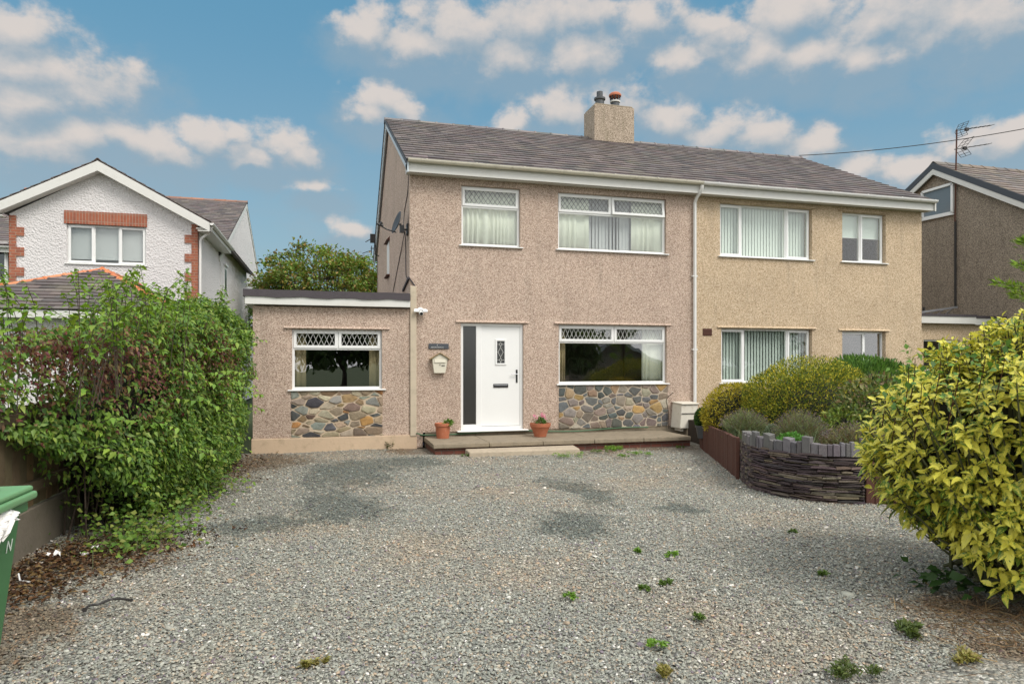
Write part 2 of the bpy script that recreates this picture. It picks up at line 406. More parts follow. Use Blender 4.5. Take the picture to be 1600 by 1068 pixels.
# ================================================================== buildings: shared pieces
def wall_openings(mb, x0, x1, z0, z1, ops, y0, y1):
    """wall slab in X-Z with real rectangular holes: ops = (xa, xb, za, zb)"""
    xs = sorted({x0, x1, *[v for o in ops for v in o[:2]]}); zs = sorted({z0, z1, *[v for o in ops for v in o[2:]]})
    def hole(xm, zm): return any(o[0] < xm < o[1] and o[2] < zm < o[3] for o in ops)
    for i in range(len(xs)-1):
        for j in range(len(zs)-1):
            xa, xb, za, zb = xs[i], xs[i+1], zs[j], zs[j+1]
            if hole((xa+xb)/2, (za+zb)/2): continue
            for y, fl in ((y0, 0), (y1, 1)):
                q = [(xa, y, za), (xb, y, za), (xb, y, zb), (xa, y, zb)]
                mb.add(q, [(0, 1, 2, 3) if not fl else (3, 2, 1, 0)])
    for xa, xb, za, zb in ops:
        mb.add([(xa,y0,za),(xa,y1,za),(xa,y1,zb),(xa,y0,zb)], [(0,1,2,3)])
        mb.add([(xb,y0,za),(xb,y1,za),(xb,y1,zb),(xb,y0,zb)], [(3,2,1,0)])
        mb.add([(xa,y0,za),(xb,y0,za),(xb,y1,za),(xa,y1,za)], [(3,2,1,0)])
        mb.add([(xa,y0,zb),(xb,y0,zb),(xb,y1,zb),(xa,y1,zb)], [(0,1,2,3)])
    mb.add([(x0,y0,z1),(x1,y0,z1),(x1,y1,z1),(x0,y1,z1)], [(0,1,2,3)])

def rect_px(xl, xr, ytl, ytr, ybl, ybr, Y=0.):
    a, b = onY(xl, ytl, Y), onY(xr, ytr, Y); c, d = onY(xl, ybl, Y), onY(xr, ybr, Y)
    return ((a.x+c.x)/2, (b.x+d.x)/2, (c.z+d.z)/2, (a.z+b.z)/2)

def ring(mb, x0, x1, z0, z1, w, y0, y1, wb=None):
    wb = wb or w
    mb.box(x0, x0+w, y0, y1, z0, z1); mb.box(x1-w, x1, y0, y1, z0, z1)
    mb.box(x0+w, x1-w, y0, y1, z0, z0+wb); mb.box(x0+w, x1-w, y0, y1, z1-w, z1)

def lattice(mb, x0, x1, z0, z1, y, dx=.095, dz=.15, t=.008):
    """diamond leading clipped to the pane"""
    w, h = x1-x0, z1-z0
    nx = max(2, round(w/dx)); dx = w/nx; nz = max(1, round(h/dz)); dz = h/nz
    for s in (1, -1):
        for k in range(-nz-1, nx+nz+2):
            # line through (x0+k*dx, z0) rising dz per dx/2*... one diamond is dx wide, dz high
            xa, za = x0+k*dx, (z0 if s > 0 else z1); sl = s*dz/dx
            pts = []
            for xx in (x0, x1):
                zz = za+(xx-xa)*sl
                if z0-1e-6 <= zz <= z1+1e-6: pts.append((xx, zz))
            for zz in (z0, z1):
                xx = xa+(zz-za)/sl
                if x0 < xx < x1: pts.append((xx, zz))
            if len(pts) >= 2:
                a, b = min(pts), max(pts)
                if math.hypot(b[0]-a[0], b[1]-a[1]) > .02: mb.bar((a[0], y, a[1]), (b[0], y, b[1]), t, .004, (0, 1, 0))

def window(parent, x0, x1, z0, z1, Y, lights, depth=.07, sill=True, fr=.045, xform=None, sillout=.045, glassm='glass', leadm='lead', sillw=.05):
    """lights: (fx0, fx1, fz0, fz1, kind); fractions of the opening, z from the bottom; kind fixed / sash / lead / leadsash / leadopen"""
    ya = Y+depth
    F = MB(xform); ring(F, x0, x1, z0, z1, fr, ya, ya+.06)
    W, H = x1-x0, z1-z0
    xs = sorted({round(l[0], 4) for l in lights} | {round(l[1], 4) for l in lights}); zs = sorted({round(l[2], 4) for l in lights})
    done = set()
    for l in lights:
        if l[2] > .001 and ('z', l[2]) not in done:
            done.add(('z', l[2])); zz = z0+H*l[2]
            F.box(x0+fr, x1-fr, ya+.002, ya+.058, zz-.025, zz+.025)
    for l in lights:
        if l[0] > .001:
            xx = x0+W*l[0]; za = z0+H*l[2]+(.025 if l[2] > .001 else fr); zb = z0+H*l[3]-(.025 if l[3] < .999 else fr)
            F.box(xx-.025, xx+.025, ya+.001, ya+.059, za, zb)
    f = F.build('window', M['upvc'], parent, bevel=.004)
    for l in lights:
        a = x0+W*l[0]+(.02 if l[0] > .001 else fr-.006); b = x0+W*l[1]-(.02 if l[1] < .999 else fr-.006)
        c = z0+H*l[2]+(.02 if l[2] > .001 else fr-.006); d = z0+H*l[3]-(.02 if l[3] < .999 else fr-.006)
        k = l[4]
        if 'sash' in k or 'open' in k:
            S = MB(xform); w = .052
            G = MB(xform); 
            if 'open' in k:       # top hung, swung out about its top edge
                ang = R(8); 
                Mx = Matrix.Translation(Vector((0, ya-.012, d))) @ Matrix.Rotation(-ang, 4, 'X') @ Matrix.Translation(Vector((0, -(ya-.012), -d)))
                Mx = Mx if xform is None else xform @ Mx
                S.M = Mx; G.M = Mx
            ring(S, a-.012, b+.012, c-.012, d+.012, w, ya-.018, ya+.03)
            S.build('sash', M['upvc'], f, bevel=.004)
            a, b, c, d = a+w-.016, b-w+.016, c+w-.016, d-w+.016; yg = ya+.008
        else:
            G = MB(xform); yg = ya+.025
        G.box(a, b, yg, yg+.005, c, d)
        if 'lead' in k:
            G.mi = 1; lattice(G, a+.004, b-.004, c+.004, d-.004, yg-.003)
        G.build('pane', [M[glassm], M[leadm]], f)
    if sill:
        S = MB(xform)
        zt = z0+.004
        S.hexa([(x0-sillw, Y-sillout, z0-.022), (x1+sillw, Y-sillout, z0-.022), (x1+sillw, ya+.03, z0-.022), (x0-sillw, ya+.03, z0-.022),
                (x0-sillw, Y-sillout, z0-.002), (x1+sillw, Y-sillout, z0-.002), (x1+sillw, ya-.002, z0+.008), (x0-sillw, ya-.002, z0+.008)])
        S.build('sill', M['upvc'], f, bevel=.003)
    return f

def curtain(x0, x1, z0, z1, Y, label, mat='curtain', amp=.035, pitch=.11, group='curtains in the windows', name='curtain', cat='curtain', gap=0.):
    o = thing(name, label, cat, ((x0+x1)/2, Y, z0), group)
    n = int((x1-x0)/.012)+2; vs, fs = [], []
    ph = random.random()*6; prev = 0
    t = 0.
    for i in range(n):
        x = x0+(x1-x0)*i/(n-1); t += .012/pitch*2*PI*(1+.55*math.sin(i*.13+ph)+.3*math.sin(i*.041+ph*2))
        sn_ = math.sin(t); y = Y+amp*(abs(sn_)**.6*(1 if sn_ > 0 else -1))*(.65+.35*math.sin(i*.07+ph))
        vs += [(x, y, z0), (x+.006*math.sin(i), y*.5+Y*.5, z1)]
    for i in range(n-1): fs.append((2*i, 2*i+2, 2*i+3, 2*i+1))
    mb = MB(); mb.add(vs, fs); c = mb.build('cloth', M[mat], o, smooth=True)
    s = c.modifiers.new('thick', 'SOLIDIFY'); s.thickness = .004
    r = MB(); r.tube([(x0-.03, Y, z1+.01), (x1+.03, Y, z1+.01)], .012, 8); r.build('rail', M['upvc'], o)
    return o
def vblind(x0, x1, z0, z1, Y, label, mat='blind', w=.089, ang=35, jitter=8, group='vertical blinds in the windows'):
    o = thing('vertical_blind', label, 'blind', ((x0+x1)/2, Y, z0), group)
    n = int((x1-x0)/(w*.86)); mb = MB()
    for i in range(n):
        x = x0+(x1-x0)*(i+.5)/n; a = R(ang+random.uniform(-jitter, jitter)); c, s = math.cos(a)*w/2, math.sin(a)*w/2
        mb.hexa([(x-c, Y-s-.001, z0), (x+c, Y+s-.001, z0), (x+c, Y+s+.001, z0), (x-c, Y-s+.001, z0),
                 (x-c, Y-s-.001, z1), (x+c, Y+s-.001, z1), (x+c, Y+s+.001, z1), (x-c, Y-s+.001, z1)])
    mb.build('louvre_cloth', M[mat], o)
    r = MB(); r.box(x0-.02, x1+.02, Y-.02, Y+.02, z1, z1+.03); r.build('rail', M['upvc'], o)
    return o

SLATE_COLS = [(.120,.096,.090), (.100,.082,.078), (.136,.110,.102), (.082,.069,.066), (.150,.124,.112), (.110,.091,.088), (.126,.098,.088)]
def jit(c, a=.15):
    f = 1+random.uniform(-a, a); return tuple(max(0, x*f*(1+random.uniform(-a*.25, a*.25))) for x in c)
def slates(mb, O, U, V, width, length, sw=.30, course=.265, rng_x=None, th=.016, cols=SLATE_COLS):
    """stepped courses of single slates: O eave corner, U along the eave, V up the slope"""
    O, U, V = Vector(O), Vector(U).normalized(), Vector(V).normalized(); N = U.cross(V).normalized()
    rows = int(length/course)+1
    for r in range(rows):
        v0 = r*course; v1 = min(v0+course*1.25, length)
        if v0 >= length-.01: break
        xa, xb = (0, width) if rng_x is None else rng_x(v0+course*.5)
        if xb-xa < .03: continue
        x = math.floor(xa/sw)*sw-(sw/2 if r % 2 else 0)
        while x < xb:
            a, b = max(x, xa)+.003, min(x+sw*random.uniform(.985, 1.0), xb)
            x += sw
            if b-a < .02: continue
            lift = th*2.0+random.uniform(0, .005); j = random.uniform(-.010, .010); sk = random.uniform(-.006, .006)
            mb.col = jit(random.choice(cols), .18)
            P = lambda uu, vv, nn: O+U*uu+V*vv+N*nn
            mb.hexa([P(a, v0+j, lift-th), P(b, v0+j+sk, lift-th), P(b, v1, -th*.2), P(a, v1, -th*.2),
                     P(a, v0+j, lift), P(b, v0+j+sk, lift), P(b, v1, th*.8), P(a, v1, th*.8)])
    mb.col = (1, 1, 1)
def ridge_tiles(a, b, parent, mat, cols, L=.45, r=.13, drop=.08, name='ridge_tiles'):
    mb = MB(); a, b = Vector(a), Vector(b); d = (b-a); n = max(1, round(d.length/L)); d.normalize()
    side = d.cross(Vector((0, 0, 1))).normalized(); up = side.cross(d)
    for i in range(n):
        p = a+(b-a)*(i/n); q = a+(b-a)*((i+1)/n)+d*.02; mb.col = jit(random.choice(cols), .2)
        k = random.uniform(-.006, .006)
        sec = [(-r, -drop), (-r*.15, .03), (r*.15, .03), (r, -drop), (r, -drop-.015), (r*.1, .012), (-r*.1, .012), (-r, -drop-.015)]
        mb.prism([p+side*x+up*(z+k) for x, z in sec], (0, 0, 0), q-p-d*.012)
        # the lap of mortar between tiles stands a little proud
        mb.prism([q-d*.05+side*x*1.05+up*(z+k+.012) for x, z in sec], (0, 0, 0), d*.05)
    return mb.build(name, mat, parent)

def gutter(parent, x0, x1, Y, z, mat, name='gutter', r=.06, xform=None):
    mb = MB(xform); n = 8; sec = []
    for k in range(n+1):
        t = PI+PI*k/n; sec.append(Vector((0, math.cos(t)*r, math.sin(t)*r)))
    inner = [Vector((0, p.y*.9, p.z*.9)) for p in reversed(sec)]
    mb.prism([p+Vector((x0, Y, z)) for p in sec+inner], (0, 0, 0), (x1-x0, 0, 0))
    x = x0+.35
    while x < x1:
        mb.box(x-.015, x+.015, Y-r-.004, Y+r+.02, z-.012, z+.006)
        mb.prism([Vector((x-.014, 0, 0))+Vector((0, Y+p.y*1.07, z+p.z*1.07)) for p in sec], (0, 0, 0), (.028, 0, 0)); x += .95
    return mb.build(name, mat, parent)
def downpipe(parent, pts, mat, r=.034, name='downpipe'):
    mb = MB(); mb.tube(pts, r, 10)
    for k in range(1, 3):
        z = pts[-1][2]+(pts[-2][2]-pts[-1][2])*k/3
        mb.box(pts[-1][0]-.055, pts[-1][0]+.055, pts[-1][1]-.02, pts[-1][1]+.05, z-.015, z+.015)
    return mb.build(name, mat, parent, smooth=40)

# ================================================================== the semi-detached pair
XL = onY(640, 500).x; XR = onY(1440, 420).x; XP = onY(1086, 420).x
XE = onY(395, 600).x                                   # left end of the flat roofed extension
ZW = 5.36                                              # top of the front walls
DEEP = 8.6
YR = 4.4; ZR = onY(605, 184, YR).z-.04                 # ridge
ZE = (onY(640, 250, -.30).z+onY(1455, 311, -.30).z)/2; FB = ZE-.225                             # top of gutter
house_a = thing('semi_detached_house', 'pink pebbledash half of the pair, white front door and leaded windows', 'house', (XL, 0, 0), 'semi-detached pair')
house_b = thing('semi_detached_house', 'cream pebbledash half of the pair behind the garden bed', 'house', (XP, 0, 0), 'semi-detached pair')
rW1 = rect_px(721, 813, 288, 296, 382, 387); rW2 = rect_px(872, 1041, 299, 312, 390, 396)
rD = rect_px(720, 818, 504, 506, 671, 670); rW3 = rect_px(873, 1042, 507, 509, 600, 598)
rE = rect_px(456, 597, 514, 515, 609, 607)
rB1 = rect_px(1125, 1269, 317, 326, 401, 405); rB2 = rect_px(1316, 1384, 331, 335, 409, 411)
rB3 = rect_px(1127, 1269, 512, 515, 598, 597); rB4 = rect_px(1316, 1384, 517, 518, 606, 606)
DECK = .20
WB = DECK+.085                                         # foot of the pebbledash above the plinth

def gable_end(mb, x0, x1, y0, y1, yr, z0, ze, zr, zrear):
    poly = [Vector((x0, y0, z0)), Vector((x0, y1, z0)), Vector((x0, y1, zrear)), Vector((x0, yr, zr)), Vector((x0, y0, ze))]
    mb.prism(poly, (0, 0, 0), (x1-x0, 0, 0))
ZREAR = 4.9
SLF = (ZR-(ZE-.02))/(YR+.30)                           # front slope
def house_wall(parent, x0, x1, ops, m, ends):
    w = MB(); wall_openings(w, x0, x1, WB, ZW, ops, 0, .27)
    w.box(x0, x1, DEEP-.2, DEEP, 0, ZREAR)
    for e in ends:
        xa, xb = (x0, x0+.25) if e < 0 else (x1-.25, x1)
        gable_end(w, xa, xb, .001, DEEP, YR, .0, ZW, ZR-.12, ZREAR)
    # bell-cast drips over the lower openings
    for o in ops:
        if o[3] < 4.0 or x0 > XP-.1:
            w.hexa([(o[0]-.10, -.035, o[3]+.014), (o[1]+.10, -.035, o[3]+.014), (o[1]+.10, .002, o[3]+.012), (o[0]-.10, .002, o[3]+.012),
                    (o[0]-.10, -.032, o[3]+.026), (o[1]+.10, -.032, o[3]+.026), (o[1]+.10, .001, o[3]+.055), (o[0]-.10, .001, o[3]+.055)])
    return w.build('wall', m, parent)
wa = house_wall(house_a, XL, XP-.003, [rW1, rW2, (rD[0], rD[1], WB, rD[3]), (rW3[0], rW3[1], WB, rW3[3])], M['dash_pink'], (-1,))
wb_ = house_wall(house_b, XP, XR, [rB1, rB2, rB3, (rB4[0], rB4[1], WB, rB4[3])], M['dash_cream'], (1,))
# plinths, party wall, floors: the inside is closed so rooms are really dim
p = MB(); p.box(XL+.3, rD[0]-.05, .012, .26, 0, WB); p.box(rD[0]-.05, rD[1]+.05, .012, .26, 0, rD[2]-.03); p.box(rD[1]+.05, XP-.05, .012, .26, 0, WB); p.build('plinth', M['conc'], house_a)
p = MB(); p.box(XP+.05, XR, .012, .26, 0, WB); p.build('plinth', M['conc'], house_b)
for par, xa, xb in ((house_a, XL+.26, XP-.02), (house_b, XP+.02, XR-.26)):
    q = MB(); q.box(xa, xb, .28, DEEP-.21, 2.85, 3.0); q.box(xa, xb, .28, DEEP-.21, 5.30, 5.36); q.box(xa, xb, .28, DEEP-.21, .05, .2)
    q.box(xa, xb, 3.6, 3.7, .2, 5.3); q.box((xa+xb)/2-.9, (xa+xb)/2-.8, .28, 3.6, .2, 5.3); q.build('room', M['room'], par)

# ---- windows of the pink house
LB = .66
window(house_a, *rW1, 0, [(0, 1, 0, LB, 'fixed'), (0, 1, LB, 1, 'leadsash')])
window(house_a, *rW2, 0, [(0, 1, 0, LB, 'fixed'), (0, .49, LB, 1, 'leadsash'), (.49, 1, LB, 1, 'leadopen')])
window(house_a, *rW3, 0, [(0, 1, 0, .71, 'fixed'), (0, .51, .71, 1, 'leadsash'), (.51, 1, .71, 1, 'leadsash')], leadm='leadwhite', glassm='glass_street')
# ---- front door with its side light
def front_door():
    x0, x1, z0, z1 = rD; W = x1-x0; xs = x0+W*.265
    fr = MB(); ya = .05
    ring(fr, x0, x1, z0, z1, .055, ya, ya+.07); fr.box(xs-.02, xs+.085, ya+.001, ya+.069, z0+.055, z1-.055)
    fr.box(x0+.055, xs-.02, ya+.004, ya+.066, z0+.055, z0+.10)
    f = fr.build('door_frame', M['upvc'], house_a, bevel=.004)
    g = MB(); g.box(x0+.053, xs-.018, ya+.03, ya+.036, z0+.098, z1-.053); g.build('side_light', M['glass_dark'], f)
    s = MB(); s.hexa([(x0-.08, -.10, z0-.03), (x1+.08, -.10, z0-.03), (x1+.08, .1, z0-.03), (x0-.08, .1, z0-.03),
                      (x0-.08, -.10, z0-.012), (x1+.08, -.10, z0-.012), (x1+.08, ya-.003, z0), (x0-.08, ya-.003, z0)]); s.build('sill', M['upvc'], f, bevel=.003)
    a, b, c, d = xs+.088, x1-.058, z0+.062, z1-.058
    gx0, gx1 = a+(b-a)*.40, a+(b-a)*.60; gz0, gz1 = c+(d-c)*.63, c+(d-c)*.855
    y = ya+.018
    leaf = MB(); wall_openings(leaf, a, b, c, d, [(gx0, gx1, gz0, gz1)], y, y+.045)
    door = leaf.build('door', M['upvc'], house_a)
    t = MB(); ring(t, gx0-.035, gx1+.035, gz0-.035, gz1+.035, .036, y-.016, y+.001); t.build('glazing_bead', M['upvc'], door, bevel=.005)
    g = MB(); g.box(gx0-.001, gx1+.001, y+.014, y+.02, gz0-.001, gz1+.001); g.mi = 1
    mx, mz, w, h, yy = (gx0+gx1)/2, (gz0+gz1)/2, gx1-gx0, gz1-gz0, y+.011
    def ln(p, q): g.bar((mx+p[0]*w, yy, mz+p[1]*h), (mx+q[0]*w, yy, mz+q[1]*h), .007, .006, (0, 1, 0))
    for A, B in (((0,.22),(.33,0)),((.33,0),(0,-.22)),((0,-.22),(-.33,0)),((-.33,0),(0,.22)),((-.5,0),(-.33,0)),((.33,0),(.5,0))): ln(A, B)
    for s_ in (1, -1):
        c_ = .35*s_
        for A, B in (((0,c_+.09),(.17,c_)),((.17,c_),(0,c_-.09)),((0,c_-.09),(-.17,c_)),((-.17,c_),(0,c_+.09)),((-.5,c_),(-.17,c_)),((.17,c_),(.5,c_)),((0,c_+.09*s_),(0,.5*s_))): ln(A, B)
    ln((0,.22),(0,.26)); ln((0,-.22),(0,-.26))
    g.build('pane', [M['glass_dark'], M['leadwhite']], door)
    h = MB(); hx = b-.065; hz = c+(d-c)*.50; h.box(hx-.018, hx+.018, y-.012, y-.0005, hz-.13, hz+.13)
    h.build('handle_plate', M['black'], door, bevel=.004)
    h = MB(); h.tube([(hx, y-.012, hz+.04), (hx, y-.05, hz+.04)], .01, 8); h.tube([(hx+.008, y-.05, hz+.04), (hx-.12, y-.05, hz+.045)], .009, 8); h.build('handle', M['steel'], door)
    lz = c+(d-c)*.405; lx = a+(b-a)*.50
    q = MB(); ring(q, lx-.15, lx+.15, lz-.035, lz+.035, .012, y-.014, y-.0005); q.box(lx-.138, lx+.138, y-.011, y-.0006, lz-.023, lz+.002); q.build('letterbox', M['black'], door)
    q = MB(); q.box(lx-.137, lx+.137, y-.017, y-.0112, lz+.003, lz+.021); q.build('letterbox_flap', M['steel'], door)
front_door()
# ---- rubble stone panels
STONE_WARM = [(.32,.22,.11), (.25,.17,.10), (.38,.29,.19), (.06,.06,.065), (.36,.31,.23), (.34,.18,.07), (.24,.25,.21), (.42,.36,.25), (.16,.115,.09), (.31,.24,.17), (.10,.10,.10), (.34,.28,.20)]
STONE_MIX = [(.24,.19,.15), (.155,.155,.15), (.115,.125,.11), (.36,.32,.25), (.38,.25,.11), (.10,.105,.10), (.19,.155,.13), (.22,.20,.17), (.21,.17,.15), (.17,.17,.175), (.27,.24,.19), (.13,.145,.14), (.30,.20,.13), (.20,.19,.17)]
def stone_panel(parent, x0, x1, z0, z1, y, cols, mortar, n, flat, seed, name='stone_panel'):
    rs = random.Random(seed)
    pts = []
    for _ in range(6000):
        p = (rs.uniform(x0, x1), rs.uniform(z0, z1)); md = math.sqrt((x1-x0)*(z1-z0)/n)*rs.uniform(.42, 1.05)
        if all(math.hypot((p[0]-q[0])/flat, (p[1]-q[1])*flat) > md for q in pts): pts.append(p)
    wt = [rs.uniform(.0, 1.)**1.5*(x1-x0)*(z1-z0)/n*.30 for _ in pts]
    gap_ = [rs.uniform(.004, .017) for _ in pts]
    B = MB(); B.box(x0, x1, y+.002, y+.13, z0, z1); B.mi = 1
    for i, p in enumerate(pts):
        poly = [(x0+.004, z0+.004), (x1-.004, z0+.004), (x1-.004, z1-.004), (x0+.004, z1-.004)]
        for j, q in enumerate(pts):
            if i == j: continue
            dx, dz = q[0]-p[0], q[1]-p[1]
            if abs(dx) > .8 or abs(dz) > .6: continue
            fx, fz = dx/flat**2, dz*flat**2; mx, mz = (p[0]+q[0])/2, (p[1]+q[1])/2; nl = math.hypot(fx, fz); fx /= nl; fz /= nl
            dd_ = math.hypot(dx, dz); sh = max(-.3*dd_, min(.3*dd_, (wt[i]-wt[j])/(2*dd_)))
            mx += fx*(sh-gap_[i]); mz += fz*(sh-gap_[i]); out = []
            for k in range(len(poly)):
                a, b = poly[k], poly[(k+1) % len(poly)]
                da = (a[0]-mx)*fx+(a[1]-mz)*fz; db = (b[0]-mx)*fx+(b[1]-mz)*fz
                if da <= 0: out.append(a)
                if da*db < 0: t = da/(da-db); out.append((a[0]+(b[0]-a[0])*t, a[1]+(b[1]-a[1])*t))
            poly = out
            if len(poly) < 3: break
        if len(poly) < 3: continue
        # refine the outline, soften the corners
        for _ in range(1):
            o2 = []
            for k in range(len(poly)):
                a, b = poly[k], poly[(k+1) % len(poly)]
                cut = .10; o2 += [(a[0]*(1-cut)+b[0]*cut+rs.uniform(-.004, .004), a[1]*(1-cut)+b[1]*cut+rs.uniform(-.004, .004)), (a[0]*cut+b[0]*(1-cut), a[1]*cut+b[1]*(1-cut))]
            poly = o2
        cx = sum(a[0] for a in poly)/len(poly); cz = sum(a[1] for a in poly)/len(poly)
        B.col = jit(rs.choice(cols), .22); k = len(poly); hgt = rs.uniform(.006, .016)
        sl = (rs.uniform(-.10, .10), rs.uniform(-.12, .12)); vs = []
        for s_, yy in ((1., .004), (.975, -hgt*.6), (.90, -hgt), (.45, -hgt*1.08)):
            for a in poly:
                dx, dz = (a[0]-cx)*s_, (a[1]-cz)*s_; w = rs.uniform(-.003, .003)
                vs.append((cx+dx+w, y+yy+(dx*sl[0]+dz*sl[1] if yy < 0 else 0)+(rs.uniform(-.004, .004) if yy < 0 else 0), cz+dz+w))
        fs = []
        for t in range(3):
            for e in range(k): fs.append((t*k+e, t*k+(e+1) % k, (t+1)*k+(e+1) % k, (t+1)*k+e))
        fs.append(tuple(3*k+e for e in range(k)))
        B.add(vs, fs)
    B.col = (1, 1, 1)
    return B.build(name, [mortar, M['stone']], parent, smooth=38)
M['mortar'] = plain('buff mortar', (.54, .43, .31), .95, .2, 14, bump=.5)
M['mortar_grey'] = plain('grey buff mortar', (.46, .39, .30), .95, .2, 14, bump=.5)
stone_panel(house_a, rW3[0], rW3[1]+.03, WB, rW3[2]-.024, .0, STONE_MIX, M['mortar_grey'], 30, 1.16, 6)

# ---- roofs, one half each
RV = XL-.10; RVR = XR+.12
def half_roof(parent, x0, x1, verge):
    U = Vector((1, 0, 0)); Vv = Vector((0, YR+.30, ZR-(ZE-.02))); L = Vv.length
    mb = MB(); slates(mb, (x0, -.33, ZE-.035), U, Vv, x1-x0, L+.02)
    # back slope and the boarding under the slates
    Vb = Vector((0, -(DEEP+.3-YR), ZR-ZREAR)); mb.col = (.12, .10, .10)
    n = Vv.normalized().cross(U).normalized()*.03
    mb.hexa([(x0+.01, -.26, ZE-.03), (x1-.001, -.26, ZE-.03), (x1-.001, YR, ZR-.012), (x0+.01, YR, ZR-.012)][0:4] and
            [(x0+.01, -.20, ZE-.035), (x1-.001, -.20, ZE-.035), (x1-.001, YR, ZR-.075), (x0+.01, YR, ZR-.075),
             (x0+.01, -.20, ZE-.005), (x1-.001, -.20, ZE-.005), (x1-.001, YR, ZR-.018), (x0+.01, YR, ZR-.018)])
    slates(mb, (x1, DEEP+.3, ZREAR-.02), -U, Vb, x1-x0, Vb.length, course=.4, sw=.5)
    mb.hexa([(x0+.01, DEEP+.28, ZREAR-.06), (x0+.01, YR+.001, ZR-.075), (x1-.001, YR+.001, ZR-.075), (x1-.001, DEEP+.28, ZREAR-.06),
             (x0+.01, DEEP+.28, ZREAR-.03), (x0+.01, YR+.001, ZR-.018), (x1-.001, YR+.001, ZR-.018), (x1-.001, DEEP+.28, ZREAR-.03)])
    return mb.build('roof', M['slate'], parent)
roof_a = half_roof(house_a, RV, XP, -1); roof_b = half_roof(house_b, XP+.002, RVR, 1)
RT = [(.13,.12,.12), (.10,.095,.10), (.16,.14,.13)]
ridge_tiles((RV-.02, YR, ZR+.01), (XP, YR, ZR+.01), roof_a, M['slate'], RT)
ridge_tiles((XP+.01, YR, ZR+.01), (RVR, YR, ZR+.01), roof_b, M['slate'], RT)
# fascia, soffit, gutter
for par, xa, xb, gm in ((house_a, XL-.07, XP, 'gutter'), (house_b, XP+.002, XR+.10, 'gutter_clean')):
    f = MB(); f.box(xa, xb, -.245, -.225, FB, ZE-.02); f.build('fascia', M['fascia'], par)
    s = MB(); s.box(xa, xb, -.224, .0, FB+.012, FB+.03); s.mi = 1
    x = xa+.03
    while x < xb-.03 and par is house_a: s.box(x, x+.012, -.215, -.165, FB+.008, FB+.0125); x += .03
    s.build('soffit', [M['fascia'], M['black']], par)
    gutter(par, xa, xb, -.318, ZE-.004, M[gm], r=.06)
# verges: pale bargeboard and dark edge on the left gable
def barge(x0, x1, m, lo, hi, name, par, rear=True):
    b = MB(); Y0, Y1 = -.29, DEEP+.28
    zf = lambda y: (ZE-.03)+(ZR-ZE+.02)*(y+.30)/(YR+.30)
    zb = lambda y: ZR-(ZR-ZREAR)*(y-YR)/(DEEP+.3-YR)
    for ya, yb, fn in ((Y0, YR, zf), (YR, Y1, zb)):
        b.hexa([(x0, ya, fn(ya)-lo), (x1, ya, fn(ya)-lo), (x1, yb, fn(yb)-lo), (x0, yb, fn(yb)-lo),
                (x0, ya, fn(ya)-hi), (x1, ya, fn(ya)-hi), (x1, yb, fn(yb)-hi), (x0, yb, fn(yb)-hi)])
    return b.build(name, m, par)
barge(XL-.075, XL-.05, M['barge_blue'], .22, .03, 'bargeboard', house_a)
barge(XL-.11, XL-.078, M['verge'], .06, .0, 'verge_trim', house_a)
barge(XR+.09, XR+.12, M['fascia'], .22, .03, 'bargeboard', house_b)
e = MB(); e.box(XL-.075, XL, -.224, -.001, FB+.001, ZE-.04); e.build('eave_box_end', M['fascia'], house_a)
e = MB(); e.box(XR, XR+.09, -.224, -.001, FB+.001, ZE-.04); e.build('eave_box_end', M['fascia'], house_b)
# downpipe on the party line
XD = onY(1085, 420).x
downpipe(house_a, [(XD, -.31, ZE-.07), (XD, -.30, ZE-.15), (XD-.02, -.12, ZE-.30), (XD-.02, -.055, ZE-.38), (XD-.02, -.055, .34)], M['gutter_clean'], .036)
# chimney on the ridge
def chimney():
    a = onY(924, 190, YR-.45).x; b = onY(992, 190, YR-.45).x; zt = onY(960, 165, YR-.45).z
    mb = MB(); d = .78; y0 = YR-.42
    mb.box(a+.10, b, y0, y0+d, ZR-.75, zt)
    c = mb.build('chimney', M['dash_stack'], roof_a, bevel=.02, seg=2)
    q = MB(); q.box(a+.10+.03, b-.03, y0+.03, y0+d-.03, zt-.01, zt+.05); q.build('flaunching', M['conc'], c, bevel=.02)
    z = zt+.04
    x1 = a+.10+(b-a-.1)*.27; x2 = a+.10+(b-a-.1)*.66; ym = y0+d/2
    p = MB(); p.lathe((x1, ym, z), [(.13, 0), (.12, .22), (.155, .24), (.155, .29), (.10, .31), (.085, .31), (.085, .46), (.075, .46), (.07, .30)], 20)
    p.build('chimney_pot', M['dish'], c, smooth=40)
    p = MB(); p.lathe((x2, ym, z), [(.125, 0), (.115, .22), (.10, .22), (.1, .1)], 20); pot = p.build('chimney_pot', M['dish'], c, smooth=40)
    k = MB(); k.lathe((x2, ym, z), [(.14, .21), (.145, .25), (.12, .26)], 20); k.build('pot_band', M['fascia'], pot, smooth=40)
    k = MB()
    for i in range(10):
        t = 2*PI*i/10; k.bar((x2+.13*math.cos(t), ym+.13*math.sin(t), z+.25), (x2+.15*math.cos(t), ym+.15*math.sin(t), z+.40), .03, .012)
    k.build('cowl_cage', M['black'], pot)
    k = MB(); k.lathe((x2, ym, z), [(.17, .38), (.175, .42), (.13, .47), (.04, .49)], 20); k.build('cowl_cap', M['terracotta'], pot, smooth=50)
chimney()
